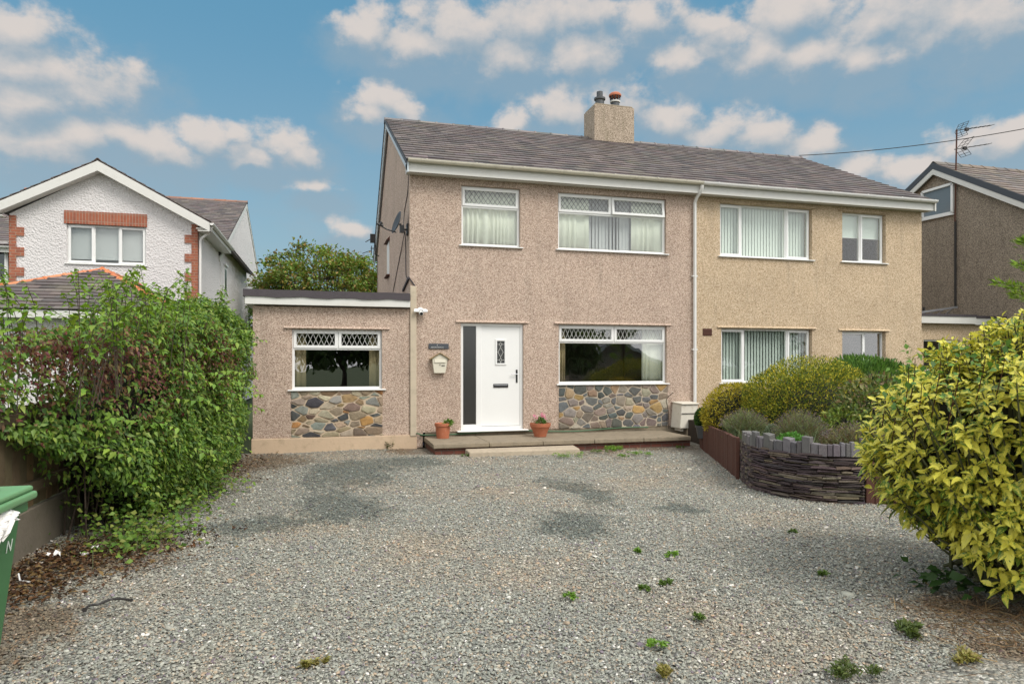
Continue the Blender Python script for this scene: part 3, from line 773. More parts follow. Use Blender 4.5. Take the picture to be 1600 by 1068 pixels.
# wall fittings of the pink house
s = MB(); xs0, xs1 = onY(640.5, 560).x, onY(650.5, 560).x
s.box(xs0, xs1, -.045, .02, .22, onY(645, 447).z); s.build('corner_strip', M['strip'], house_a, bevel=.01)
fl = MB(); pts = [(XL-.02, .35, 3.02), (XL-.02, .02, 3.42), (XL+.03, -.012, 3.35), (XL+.12, -.012, 3.02)]
zf0 = onY(640, 434).z
fl.bar((XL-.02, 1.0, onX(618, 458, XL-.02).z-.10), (XL-.02, .0, zf0), .03, .05); fl.bar((XL-.01, -.012, zf0), (XL+.10, -.012, onY(648, 447).z), .05, .02)
fl.build('lead_flashing', M['felt'], house_a)
# gable side window and the cables
w = MB(); zt = onX(607, 380, XL).z; zb2 = onX(607, 430, XL).z; yy = onX(607, 400, XL).y
w.box(XL-.015, XL+.02, yy-.28, yy+.28, zb2, zt); w.build('side_window', M['upvc'], house_a)
w = MB(); w.hexa([(XL-.09, yy-.38, zt+.02), (XL, yy-.38, zt+.02), (XL, yy+.38, zt+.02), (XL-.09, yy+.38, zt+.02), (XL-.06, yy-.38, zt+.05), (XL, yy-.38, zt+.12), (XL, yy+.38, zt+.12), (XL-.06, yy+.38, zt+.05)])
w.build('window_ledge', M['rust'], house_a)
w = MB(); w.box(XL-.08, XL, yy-.36, yy+.36, zb2-.05, zb2-.015); w.build('window_ledge', M['rust'], house_a)

# ---- the flat roofed extension
ext = thing('extension', 'single-storey flat roofed pebbledash extension with one leaded window', 'extension', (XE, 0, 0))
ZX = onY(515, 480).z
pz = onY(520, 682).z
w = MB(); wall_openings(w, XE, XL-.002, pz, ZX, [(rE[0], rE[1], pz, rE[3])], 0, .25); w.box(XE, XE+.2, .251, 5.5, pz, ZX); w.box(XE, XL-.01, 5.5, 5.7, 0, ZX)
w.hexa([(rE[0]-.14, -.035, rE[3]+.014), (rE[1]+.14, -.035, rE[3]+.014), (rE[1]+.14, .002, rE[3]+.012), (rE[0]-.14, .002, rE[3]+.012),
        (rE[0]-.14, -.032, rE[3]+.026), (rE[1]+.14, -.032, rE[3]+.026), (rE[1]+.14, .001, rE[3]+.055), (rE[0]-.14, .001, rE[3]+.055)])
w.build('wall', M['dash_pink'], ext)
p = MB(); p.box(XE-.025, xs1+.01, -.03, .27, -.05, pz-.003); p.build('plinth', M['render'], ext, bevel=.012, seg=2)
q = MB(); q.box(XE+.21, XL-.02, .26, 5.49, .0, .1); q.box(XE+.21, XL-.02, 3.2, 3.3, .1, ZX-.1); q.box(XL-.012, XL-.003, .26, 5.49, .1, ZX-.1); q.build('room', M['dark_room'], ext)
window(ext, *rE, 0, [(0, 1, 0, .68, 'fixed'), (0, .505, .68, 1, 'leadsash'), (.505, 1, .68, 1, 'leadsash')], leadm='leadwhite', sillw=.07, glassm='glass_street')
stone_panel(ext, rE[0]-.015, rE[1]+.015, pz, rE[2]-.024, .0, STONE_WARM, M['mortar'], 21, 1.36, 9)
rf = MB(); za, zb_ = onY(515, 478).z, onY(515, 466).z; zt = onY(515, 455, -.1).z
rf.box(XE-.12, xs0-.01, -.13, 5.8, za, zb_); f = rf.build('fascia', M['fascia'], ext)
rf = MB(); n = 26
for i in range(n):
    xa = XE-.15+(xs0-.012-XE+.15)*i/n; xb = XE-.15+(xs0-.012-XE+.15)*(i+1)/n; k0 = .010*math.sin(i*.9)+.004*math.sin(i*2.3); k1 = .010*math.sin((i+1)*.9)+.004*math.sin((i+1)*2.3)
    rf.hexa([(xa, -.155, zb_-.012+k0), (xb, -.155, zb_-.012+k1), (xb, 5.85, zb_+.005), (xa, 5.85, zb_+.005), (xa, -.15, zt+k0*.3), (xb, -.15, zt+k1*.3), (xb, 5.85, zt), (xa, 5.85, zt)])
rf.build('flat_roof', M['felt'], ext)

# ---- windows of the cream house
window(house_b, *rB1, 0, [(0, .245, 0, 1, 'sash'), (.245, .735, 0, 1, 'fixed'), (.735, 1, 0, 1, 'sash')], depth=.10, fr=.04)
window(house_b, *rB2, 0, [(0, .47, 0, 1, 'fixed'), (.47, 1, 0, 1, 'sash')], depth=.10, fr=.04)
window(house_b, *rB3, 0, [(0, .265, 0, 1, 'sash'), (.265, .745, 0, 1, 'fixed'), (.745, 1, 0, 1, 'sash')], depth=.10, fr=.04)
window(house_b, *rB4, 0, [(0, .57, 0, 1, 'sash'), (.57, 1, 0, 1, 'fixed')], depth=.10, fr=.04, glassm='glass_street')
v = MB(); a = onY(1098, 513); b = onY(1112, 524)
v.box(a.x, b.x, -.012, .01, b.z, a.z)
for k in range(4): v.box(a.x+.01, b.x-.01, -.018, -.0125, b.z+.015+k*.03, b.z+.03+k*.03)
v.build('air_brick', M['rust'], house_b)

# ---- curtains and blinds
g = 'curtains in the windows'
zc = lambda r, f: r[2]+(r[3]-r[2])*f
curtain(rW1[0]+.03, rW1[1]-.03, rW1[2]+.02, rW1[3]-.03, .19, 'pale pleated curtain across the small upstairs window of the pink house', 'curtain', .05, pitch=.12)
wd = rW2[1]-rW2[0]
curtain(rW2[0]+.03, rW2[0]+wd*.30, rW2[2]+.02, rW2[3]-.03, .18, 'pale curtain at the left of the upstairs window with the open vent', 'curtain', .04, .15)
curtain(rW2[0]+wd*.70, rW2[1]-.03, rW2[2]+.02, rW2[3]-.03, .18, 'pale curtain at the right of the upstairs window with the open vent', 'curtain', .04, .15)
vblind(rW2[0]+wd*.25, rW2[0]+wd*.76, rW2[2]+.02, rW2[3]-.03, .25, 'grey vertical blind in the middle of the upstairs window with the open vent', 'blind_grey', ang=25, jitter=22)
wd = rW3[1]-rW3[0]
curtain(rW3[0]+.02, rW3[0]+wd*.085, rW3[2]+.02, rW3[3]-.02, .19, 'tan curtain at the door side of the downstairs window above the stones', 'curtain_tan', .02, .08)
curtain(rW3[0]+wd*.80, rW3[1]-.02, rW3[2]+.02, rW3[3]-.02, .19, 'pale curtain at the downpipe side of the downstairs window above the stones', 'curtain', .02, .08)
wd = rE[1]-rE[0]
curtain(rE[0]+.03, rE[0]+wd*.15, rE[2]+.02, rE[3]-.03, .20, 'tan curtain at the hedge side of the extension window', 'curtain_tan', .03, .08)
curtain(rE[0]+wd*.86, rE[1]-.03, rE[2]+.02, rE[3]-.03, .20, 'tan curtain at the security camera side of the extension window', 'curtain_tan', .03, .08)
vblind(rB1[0]+.03, rB1[1]-.03, rB1[2]+.02, rB1[3]-.03, .225, 'pale vertical blind in the wide upstairs window of the cream house', 'blind', ang=14, jitter=3)
vblind(rB3[0]+.03, rB3[1]-.03, rB3[2]+.02, rB3[3]-.03, .225, 'grey green vertical blind in the wide downstairs window above the golden shrub', 'blind_green', ang=20, jitter=4)
o = thing('roller_blind', 'pale roller blind half drawn in the narrow upstairs window', 'blind', (rB2[0], .25, rB2[3]-.1))
q = MB(); q.box(rB2[0]+.02, rB2[1]-.02, .20, .203, zc(rB2, .52), rB2[3]-.02); q.build('blind_cloth', M['blind'], o)
q = MB(); q.tube([(rB2[0]+.02, .2015, zc(rB2, .52)), (rB2[1]-.02, .2015, zc(rB2, .52))], .012, 8); q.build('bottom_bar', M['upvc'], o)

# ================================================================== white roughcast house on the left
YL = 7.5
def lx(px, py=400): return onY(px, py, YL).x
def lz(py, px=165): return onY(px, py, YL).z
white = thing('roughcast_house', 'white roughcast house with brick quoins and a gable beyond the hedge', 'house', (lx(165), YL, 0))
gx0, gx1 = lx(15), lx(309); gxm = lx(158)
ZLE = lz(345, 300)-.05; ZLA = onY(158, 250, YL-.2).z-.02
wr = rect_px(104, 228, 349, 355, 412, 414, YL)
hx0, hx1 = gx0-3.6, gx1+.02
w = MB(); wall_openings(w, gx0, gx1, 0, ZLE, [wr], YL, YL+.28)
slope = (ZLA-ZLE)/(gx1-gxm+.35)
pk = ZLA-.25
w.prism([Vector((gx0, YL+.0005, ZLE)), Vector((gx1, YL+.0005, ZLE)), Vector((gxm, YL+.0005, pk))], (0, 0, 0), (0, .27, 0))
# side of the wing and the gable end of the main block behind it
y2 = onX(343, 400, gx1).y; y3 = onX(385, 320, gx1+.02).y; y4 = onX(408, 455, gx1+.02).y+.6
zr2 = onX(385, 316, gx1+.02).z; ze2 = onX(345, 385, gx1).z
w.box(gx1-.25, gx1, YL+.29, y2+.5, 0, ZLE)
y1 = y3-(y4-y3)
zee = zr2-(zr2-ze2)*1.05
w.prism([Vector((gx1+.02, y1, 0)), Vector((gx1+.02, y4, 0)), Vector((gx1+.02, y4, zee)), Vector((gx1+.02, y3, zr2-.15)), Vector((gx1+.02, y1, zee))], (-.25, 0, 0), (0, 0, 0))
w.box(hx0, gx0, y1, y1+.25, 0, zee); w.box(hx0, hx0+.2, y1, y4, 0, zee); w.box(hx0, gx1-.3, y4-.2, y4, 0, zee)
w.build('wall', M['roughcast'], white)
q = MB(); q.box(gx0+.02, gx1-.27, YL+2.6, YL+2.7, 0, ZLE); q.box(gx0+.02, gx1-.27, YL+.3, YL+2.6, ZLE-.1, ZLE-.05); q.box(gx0+.02, gx1-.27, YL+.3, YL+2.6, 2.6, 2.7); q.build('room', M['room'], white)
# brick lintel on end and quoins
q = MB(); q.box(wr[0]-.05, wr[1]+.03, YL-.03, YL+.1, wr[3], lz(332)); q.build('brick_lintel', M['brick_soldier'], white)
for xc, s_ in ((gx0, 1), (gx1, -1)):
    q = MB(); z = ZLE-.05; k = 0
    while z > 1.5:
        L = .33 if k % 2 else .22
        h = .30 if k % 2 == 0 else .225
        a, b = sorted((xc-s_*.004, xc+s_*(L if k % 2 else L*.7))); q.box(a, b, YL-.03, YL+.1, z-h, z); z -= h; k += 1
    q.build('brick_quoin', M['brick_quoin'], white)
window(white, *wr, YL, [(0, .335, 0, 1, 'sash'), (.335, .655, 0, 1, 'fixed'), (.655, 1, 0, 1, 'sash')], fr=.05, depth=.06)
o = thing('net_curtain', 'pale blind drawn in the gable window of the white roughcast house', 'blind', ((wr[0]+wr[1])/2, YL+.3, wr[2]))
q = MB(); q.box(wr[0]+.03, wr[1]-.03, YL+.17, YL+.175, wr[2]+.14, wr[3]-.02); q.build('blind_cloth', M['blind_grey'], o)
# gable roof of the wing
rg = MB(); ov = .35; Yg = YL-.28
for s_ in (-1, 1):
    xe = (gx0-ov) if s_ < 0 else (gx1+ov); zx = ZLA-slope*abs(xe-gxm)
    Vv = Vector((gxm-xe, 0, ZLA-zx))
    if s_ < 0: slates(rg, (xe, y3, zx), (0, -1, 0), Vv, y3-Yg, Vv.length)
    else: slates(rg, (xe, Yg, zx), (0, 1, 0), Vv, y3-Yg, Vv.length)
    rg.col = (.12, .1, .1)
    a = [(xe, Yg+.02, zx-.05), (xe, y3, zx-.05), (gxm, y3, ZLA-.05), (gxm, Yg+.02, ZLA-.05)]
    rg.hexa(a+[(p[0], p[1], p[2]+.04) for p in a]); rg.col = (1, 1, 1)
# main roof, ridge along X
rx1 = onY(385, 314, y3).x+.03
Vm = Vector((0, y3-y1+.3, zr2-(zee-.17))); slates(rg, (hx0-.4, y1-.3, zee-.17), (1, 0, 0), Vm, rx1-hx0+.4, Vm.length)
rg.col = (.12, .1, .1)
a = [(hx0-.4, y1-.28, zee-.22), (rx1, y1-.28, zee-.22), (rx1, y3, zr2-.05), (hx0-.4, y3, zr2-.05)]; rg.hexa(a+[(p[0], p[1], p[2]+.04) for p in a])
a = [(hx0-.4, y3+.001, zr2-.05), (rx1, y3+.001, zr2-.05), (rx1, y4+.3, zee-.22), (hx0-.4, y4+.3, zee-.22)]; rg.hexa(a+[(p[0], p[1], p[2]+.05) for p in a]); rg.col = (1, 1, 1)
rg = rg.build('roof', M['slate'], white)
ORG = [(.36,.13,.06), (.30,.12,.07), (.27,.15,.10)]
ridge_tiles((hx0-.4, y3, zr2+.03), (rx1, y3, zr2+.03), rg, M['ridge_orange'], [(.30,.14,.09), (.25,.13,.09), (.22,.14,.11)])
ridge_tiles((gxm, Yg-.02, ZLA+.02), (gxm, y3, ZLA+.02), rg, M['ridge_orange'], [(.15,.09,.07), (.13,.09,.08)])
bg_ = MB()
for s_ in (-1, 1):
    xe = (gx0-ov) if s_ < 0 else (gx1+ov); zx = ZLA-slope*abs(xe-gxm); a = Vector((xe, Yg, zx-.03)); b = Vector((gxm, Yg, ZLA-.03))
    bg_.hexa([a+Vector((0, -.02, -.24)), b+Vector((0, -.02, -.26)), b+Vector((0, .01, -.26)), a+Vector((0, .01, -.24)), a+Vector((0, -.02, 0)), b+Vector((0, -.02, 0)), b+Vector((0, .01, 0)), a+Vector((0, .01, 0))])
    bg_.hexa([a+Vector((0, .012, -.24)), b+Vector((0, .012, -.26)), b+Vector((0, .27, -.26)), a+Vector((0, .27, -.24)), a+Vector((0, .012, -.22)), b+Vector((0, .012, -.24)), b+Vector((0, .27, -.24)), a+Vector((0, .27, -.22))])
    bg_.box(min(xe, xe-s_*.3), max(xe, xe-s_*.3), Yg-.018, Yg+.27, zx-.27, zx-.245)
bg_.build('bargeboard', M['fascia'], white)
# verge of the main block, eave box and gutter of the wing
v = MB(); a = Vector((rx1-.30, y3, zr2-.08)); b = Vector((rx1-.30, y4+.28, zee-.25)); c = Vector((rx1-.30, y1-.28, zee-.25))
for p_, q_ in ((a, b), (c, a)):
    v.hexa([p_+Vector((0, 0, -.18)), q_+Vector((0, 0, -.18)), q_+Vector((.30, 0, -.18)), p_+Vector((.30, 0, -.18)), p_, q_, q_+Vector((.30, 0, 0)), p_+Vector((.30, 0, 0))])
v.build('verge', M['fascia'], white)
xg = gx1+ov; zg = ZLA-slope*(xg-gxm)
s = MB(); s.box(gx1+.001, xg, YL-.26, y2+.1, zg-.20, zg-.18); s.box(xg-.02, xg, YL-.26, y2+.1, zg-.179, zg-.02); s.build('soffit', M['fascia'], white)
Mg = Matrix.Rotation(R(90), 4, 'Z'); 
g_ = MB(); g_.prism([Vector((xg+.05+.06*math.cos(PI+PI*k/8), YL-.3, zg-.04+.06*math.sin(PI+PI*k/8))) for k in range(9)], (0, 0, 0), (0, y2+.15-YL+.3, 0)); g_.build('gutter', M['gutter_clean'], white)
downpipe(white, [(xg+.03, YL-.1, zg-.1), (xg-.02, YL-.06, zg-.24), (gx1+.09, YL+.03, zg-.42), (gx1+.06, YL+.03, zg-.5), (gx1+.06, YL+.03, .3)], M['gutter_clean'], .036)
# narrow window on the flank and the far left upstairs window
yw = onX(352, 440, gx1+.02).y; w = MB(); w.box(gx1+.005, gx1+.032, yw-.3, yw+.3, onX(352, 462, gx1).z, onX(352, 418, gx1).z); w.box(gx1+.005, gx1+.09, yw-.36, yw+.36, onX(352, 416, gx1).z-.02, onX(352, 416, gx1).z+.04); w.build('flank_window', M['upvc'], white)
w = MB(); w.box(gx1+.033, gx1+.036, yw-.24, yw+.24, onX(352, 458, gx1).z, onX(352, 422, gx1).z); w.build('flank_pane', M['glass_dark'], white)
wl = rect_px(-60, 14, 376, 380, 440, 442, y1)
window(white, *wl, y1-.12, [(0, .5, 0, 1, 'fixed'), (.5, 1, 0, 1, 'sash')], depth=.02)
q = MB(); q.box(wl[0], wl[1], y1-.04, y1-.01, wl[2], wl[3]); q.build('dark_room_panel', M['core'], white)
gutter(white, hx0-.4, gx0, y1-.36, zee-.2, M['gutter_clean'])
f = MB(); f.box(hx0-.4, gx0, y1-.30, y1-.28, zee-.38, zee-.22); f.build('fascia', M['fascia'], white)

# ================================================================== its garage with the hipped slate roof
YG = 1.4; GXL, GXR = -7.6, -2.75; apx = onY(160, 422, YG+2.4); ze_ = onY(60, 484, YG).z
garage = thing('garage', 'white garage with hipped slate roof and orange hip tiles behind the hedge', 'garage', (apx.x, YG, 0))
w = MB(); w.box(GXL+.3, GXR-.3, YG+.3, YG+5.5, 0, ze_-.1); w.build('wall', M['roughcast'], garage)
f = MB(); f.box(GXL, GXR, YG-.02, YG+.02, ze_-.14, ze_); f.box(GXL, GXR, YG+.021, YG+.3, ze_-.14, ze_-.12); f.box(GXR-.02, GXR, YG+.021, YG+5.5, ze_-.14, ze_); f.build('fascia', M['fascia'], garage)
ap = Vector(apx); mb = MB()
L = Vector((0, ap.y-YG, ap.z-ze_)).length
slates(mb, (GXL, YG-.04, ze_), (1, 0, 0), (0, ap.y-YG, ap.z-ze_), GXR-GXL, L, rng_x=lambda v: (max(0, (ap.x-GXL)*v/L), (GXR-GXL)-(GXR-ap.x)*v/L), course=.20)
L2 = Vector((GXR-ap.x, 0, ap.z-ze_)).length
slates(mb, (GXR+.02, YG, ze_), (0, 1, 0), (ap.x-GXR, 0, ap.z-ze_), 5.5, L2, rng_x=lambda v: ((ap.y-YG)*v/L2, 5.5), course=.20)
slates(mb, (GXL-.02, YG+5.5, ze_), (0, -1, 0), (ap.x-GXL, 0, ap.z-ze_), 5.5, Vector((ap.x-GXL, 0, ap.z-ze_)).length, rng_x=lambda v: (0, 5.5-(ap.y-YG)*v/Vector((ap.x-GXL, 0, ap.z-ze_)).length), course=.20)
mb.col = (.12, .1, .1); mb.add([(GXL, YG, ze_-.02), (GXR, YG, ze_-.02), (GXR, YG+5.5, ze_-.02), (GXL, YG+5.5, ze_-.02), (ap.x, ap.y, ap.z-.03), (ap.x, YG+5.5, ap.z-.03)], [(0, 1, 4), (1, 2, 5, 4), (0, 4, 5, 3), (3, 2, 1, 0)])
r_ = mb.build('roof', M['slate'], garage)
BO = [(.56,.19,.08), (.48,.16,.07), (.60,.24,.12)]
ridge_tiles((GXL, YG, ze_+.03), ap+Vector((0, 0, .03)), r_, M['ridge_orange'], BO, L=.40, r=.12, name='hip_tiles')
ridge_tiles((GXR, YG, ze_+.03), ap+Vector((0, 0, .03)), r_, M['ridge_orange'], BO, L=.40, r=.12, name='hip_tiles')
ridge_tiles(ap+Vector((0, 0, .03)), (ap.x, YG+5.5, ap.z+.03), r_, M['ridge_orange'], BO, L=.40, r=.12)

# ================================================================== dark pebbledash house on the right
XW = XR+3.6
dark = thing('dark_pebbledash_house', 'brown grey pebbledash house, gable end with small slanted attic window', 'house', (XW, 1, 0))
ap = onX(1464, 256, XW); fr_ = onX(1600, 305, XW); bk = onX(1420, 299, XW)
sf = (ap.z-fr_.z)/(ap.y-fr_.y); sb = (ap.z-bk.z)/(bk.y-ap.y)
yf = -2.0; yb = ap.y+4.2; zf_ = ap.z-sf*(ap.y-yf)-.25; zb_ = ap.z-sb*(yb-ap.y)-.25
zap = ap.z-.25
wy0, wy1 = onX(1490, 310, XW).y, onX(1443, 310, XW).y; wz0 = onX(1466, 338, XW).z; wzt0 = onX(1490, 287, XW).z; wzt1 = onX(1443, 301, XW).z
w = MB(); w.prism([Vector((XW, yf, 0)), Vector((XW, yb, 0)), Vector((XW, yb, zb_)), Vector((XW, ap.y, zap)), Vector((XW, yf, zf_))], (0, 0, 0), (.25, 0, 0))
w.box(XW+.25, XW+8, yf, yf+.25, 0, zf_); w.build('wall', M['dash_grey'], dark)
# slanted window: four white bars round a pane
q = MB(); C_ = [Vector((XW-.03, wy0, wz0)), Vector((XW-.03, wy1, onX(1443, 342, XW).z)), Vector((XW-.03, wy1, wzt1)), Vector((XW-.03, wy0, wzt0))]
for i in range(4): q.bar(C_[i], C_[(i+1) % 4], .07, .09, (1, 0, 0))
fw = q.build('window', M['upvc'], dark)
q = MB(); q.prism([c+Vector((.01, 0, 0)) for c in C_], (0, 0, 0), (.012, 0, 0)); M['attic_glass'] = plain('grey reflecting attic pane', (.16, .19, .21), .08, .05); q.build('pane', M['attic_glass'], fw)
q = MB(); q.bar(C_[0]+Vector((-.02, -.06, -.05)), C_[1]+Vector((-.02, .06, -.05)), .05, .03); q.build('sill', M['upvc'], fw)
rg = MB(); Vv = Vector((0, ap.y-yf+.3, sf*(ap.y-yf+.3))); slates(rg, (XW-.15, yf-.3, ap.z-Vv.z), (1, 0, 0), Vv, 8, Vv.length, cols=[(.15,.12,.10), (.19,.15,.12), (.13,.11,.10), (.17,.14,.13)])
rg.col = (.12, .1, .1); a = [(XW-.13, yf-.3, ap.z-Vv.z-.06), (XW+8, yf-.3, ap.z-Vv.z-.06), (XW+8, ap.y, ap.z-.06), (XW-.13, ap.y, ap.z-.06)]; rg.hexa(a+[(p[0], p[1], p[2]+.05) for p in a])
zz = ap.z-sb*(yb+.3-ap.y); a = [(XW-.13, ap.y+.001, ap.z-.06), (XW+8, ap.y+.001, ap.z-.06), (XW+8, yb+.3, zz-.06), (XW-.13, yb+.3, zz-.06)]; rg.hexa(a+[(p[0], p[1], p[2]+.06) for p in a]); rg.col = (1, 1, 1)
rg = rg.build('roof', M['slate'], dark)
ridge_tiles((XW-.15, ap.y, ap.z+.03), (XW+8, ap.y, ap.z+.03), rg, M['slate'], [(.16,.12,.09), (.13,.11,.10)], L=.45, r=.15)
for nm, m, x0_, x1_, lo, hi in (('verge_trim', 'verge', XW-.17, XW-.13, .16, -.02), ('bargeboard', 'fascia', XW-.16, XW-.12, .32, .165), ):
    b = MB()
    for ya, yb2, s_ in ((yf-.3, ap.y, sf), (ap.y+.001, yb+.3, -sb)):
        za = ap.z-abs(s_)*abs(ap.y-ya); zb2 = ap.z-abs(s_)*abs(yb2-ap.y)
        b.hexa([(x0_, ya, za-lo), (x1_, ya, za-lo), (x1_, yb2, zb2-lo), (x0_, yb2, zb2-lo), (x0_, ya, za-hi), (x1_, ya, za-hi), (x1_, yb2, zb2-hi), (x0_, yb2, zb2-hi)])
    b.build(nm, M[m], dark)
b = MB(); b.box(XW-.119, XW, yf-.3, yb+.2, .0, .001); 
q = MB(); yp = onX(1494, 400, XW).y; q.tube([(XW-.03, yp, 3.2), (XW-.03, yp, onX(1492, 345, XW).z)], .03, 8); q.build('cable_conduit', M['iron'], dark)
# flat roofed garage between the two houses
YQ = .9; gz = onY(1480, 505, YQ).z; gt = onY(1480, 494, YQ-.15).z; gt2 = onY(1480, 490.5, YQ-.15).z
link = thing('flat_roof_garage', 'low cream pebbledash garage with white fascia between the two right houses', 'garage', (XR+.1, YQ, 0))
rG = rect_px(1443, 1500, 530, 531, 560, 560, YQ)
w = MB(); wall_openings(w, XR+.001, XW-.001, 0, gz, [(rG[0], rG[1], rG[2]-.3, rG[3])], YQ, YQ+.2); w.build('wall', M['dash_cream'], link)
window(link, rG[0], rG[1], rG[2]-.3, rG[3], YQ, [(0, .52, 0, 1, 'fixed'), (.52, 1, 0, 1, 'sash')], depth=.05, sill=False, fr=.04)
q = MB(); q.box(XR+.01, XW-.01, 1.8, 1.9, 0, gz); q.build('room', M['dark_room'], link)
xm = onY(1517, 500, YQ).x
f = MB(); f.box(XR+.002, xm, YQ-.15, YQ-.12, gz-.01, gt); f.box(xm+.002, XW-.002, YQ-.12, YQ-.09, gz-.03, gt-.03); f.build('fascia', M['fascia'], link)
f = MB(); f.box(XR+.002, xm+.01, YQ-.17, 5.2, gt+.001, gt2); f.box(xm+.012, XW-.002, YQ-.14, 5.2, gt-.028, gt2-.02); f.build('flat_roof', M['felt'], link)
# ================================================================== ground
def patch_nodes(T, P):
    """damp dark slate patches, brown litter soil and pinkish grit lying on the drive (world positions)"""
    x, y, z = T.sep(P); xy = T.comb(x, y)
    wob = T.vmath('SCALE', T.vmath('SUBTRACT', T.noise(xy, .9, 6, .65, 1), (.5, .5, .5))); wob.node.inputs['Scale'].default_value = 1.7
    q = T.vmath('ADD', xy, wob)
    def blobs(L):
        best = None
        for px, py, rx, ry in L:
            c = onZ(px, py); d = 1.6*FPX/(py-HZ); a = rx*d/FPX; b = ry*d*d/(1.6*FPX)
            g = T.math('SUBTRACT', 1., T.vmath('LENGTH', T.vmath('MULTIPLY', T.vmath('SUBTRACT', q, (c.x, c.y, 0)), (1/a, 1/b, 0))))
            best = g if best is None else T.math('MAXIMUM', best, g)
        return T.math('ADD', best, T.math('MULTIPLY', T.math('SUBTRACT', T.noise(T.vmath('MULTIPLY', P, (1, .55, 1)), 9, 7, .72), .5), 2.4))
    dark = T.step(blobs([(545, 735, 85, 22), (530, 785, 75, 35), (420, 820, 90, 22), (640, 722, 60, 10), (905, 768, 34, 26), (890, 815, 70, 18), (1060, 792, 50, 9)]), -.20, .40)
    brown = T.step(blobs([(40, 905, 110, 48), (150, 868, 130, 34), (20, 980, 120, 60), (330, 740, 70, 40), (1530, 940, 110, 26), (1600, 1010, 70, 50), (1000, 700, 120, 7), (640, 702, 50, 8), (400, 718, 90, 16)]), -.2, .6)
    pink = T.step(T.noise(xy, .55, 6, .65), .46, .72)
    return dark, brown, pink
def tint_patches(T, P, c):
    dark, brown, pink = patch_nodes(T, P)
    c = T.mix(T.math('MULTIPLY', pink, .50), c, T.mix(1., c, (1.35, 1.05, .84), 'MULTIPLY'))
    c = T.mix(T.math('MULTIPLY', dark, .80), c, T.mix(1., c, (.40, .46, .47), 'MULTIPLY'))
    return T.mix(T.math('MULTIPLY', brown, .82), c, T.mix(1., c, (.50, .36, .25), 'MULTIPLY'))
def gravel_sheet():
    m, T, b = newmat('slate gravel bed'); P = pos(T)
    wv = T.vmath('ADD', P, T.vmath('SCALE', T.noise(P, 26, 2, .5, 1))); wv.node.inputs[1].links[0].from_node.inputs['Scale'].default_value = .03
    v = T.voro(wv, 46); v2 = T.voro(wv, 92)
    r1 = T.sep(v.outputs['Color'])[0]; r2 = T.sep(v2.outputs['Color'])[1]
    st = [(.0, (.055, .055, .052)), (.22, (.16, .16, .14)), (.45, (.27, .275, .235)), (.62, (.345, .345, .29)), (.78, (.36, .29, .21)), (.88, (.46, .44, .38)), (1., (.66, .64, .58))]
    col = T.mix(T.step(T.noise(P, 3, 4, .6), .35, .65), T.ramp(r1, st), T.ramp(r2, st))
    gap = T.step(v.outputs['Distance'], .35, .8); col = T.mix(T.math('MULTIPLY', gap, .45), col, (.10, .09, .075))
    col = tint_patches(T, P, col)
    T.put(b.inputs['Base Color'], col); b.inputs['Roughness'].default_value = .85
    T.put(b.inputs['Normal'], T.bump(T.math('ADD', T.math('SUBTRACT', 1., v.outputs['Distance']), T.math('MULTIPLY', r1, .5)), .9, .02))
    return m
M['gravel'] = gravel_sheet()
M['chipping'] = attr_mat('slate chippings', .75, (30., .25), None, spec=.3, extra=tint_patches)
M['grass_ground'] = plain('rough grass ground', (.05, .075, .025), 1., .4, 3, bump=.6)
M['tarmac'] = plain('tarmac', (.06, .06, .06), .9, .2, 20, bump=.4)
g = MB(); g.add([(-400, -400, -.10), (400, -400, -.10), (400, 400, -.10), (-400, 400, -.10)], [(0, 1, 2, 3)]); tag(g.build('ground', M['grass_ground']), kind='structure')
g = MB(); g.add([(-200, -30, -.09), (200, -30, -.09), (200, -16.6, -.09), (-200, -16.6, -.09)], [(0, 1, 2, 3)]); tag(g.build('road', M['tarmac']), kind='structure')
# the drive: a gently uneven sheet
nx, ny = 90, 120; X0, X1, Y0, Y1 = -2.5, 9.5, -16.5, .02
xx, yy = np.meshgrid(np.linspace(X0, X1, nx), np.linspace(Y0, Y1, ny))
def drive_z(x, y): return .012*np.sin(x*1.3+.4*y)+.010*np.sin(y*1.9-x*.6)+.006*np.sin(3.1*x+2.2*y)-.012
zz = drive_z(xx, yy); V = np.c_[xx.ravel(), yy.ravel(), zz.ravel()]
i = np.arange(nx*ny).reshape(ny, nx); F = np.c_[i[:-1, :-1].ravel(), i[:-1, 1:].ravel(), i[1:, 1:].ravel(), i[1:, :-1].ravel()]
tag(np_mesh('driveway', V, F, 4, M['gravel'], smooth=True), kind='structure')

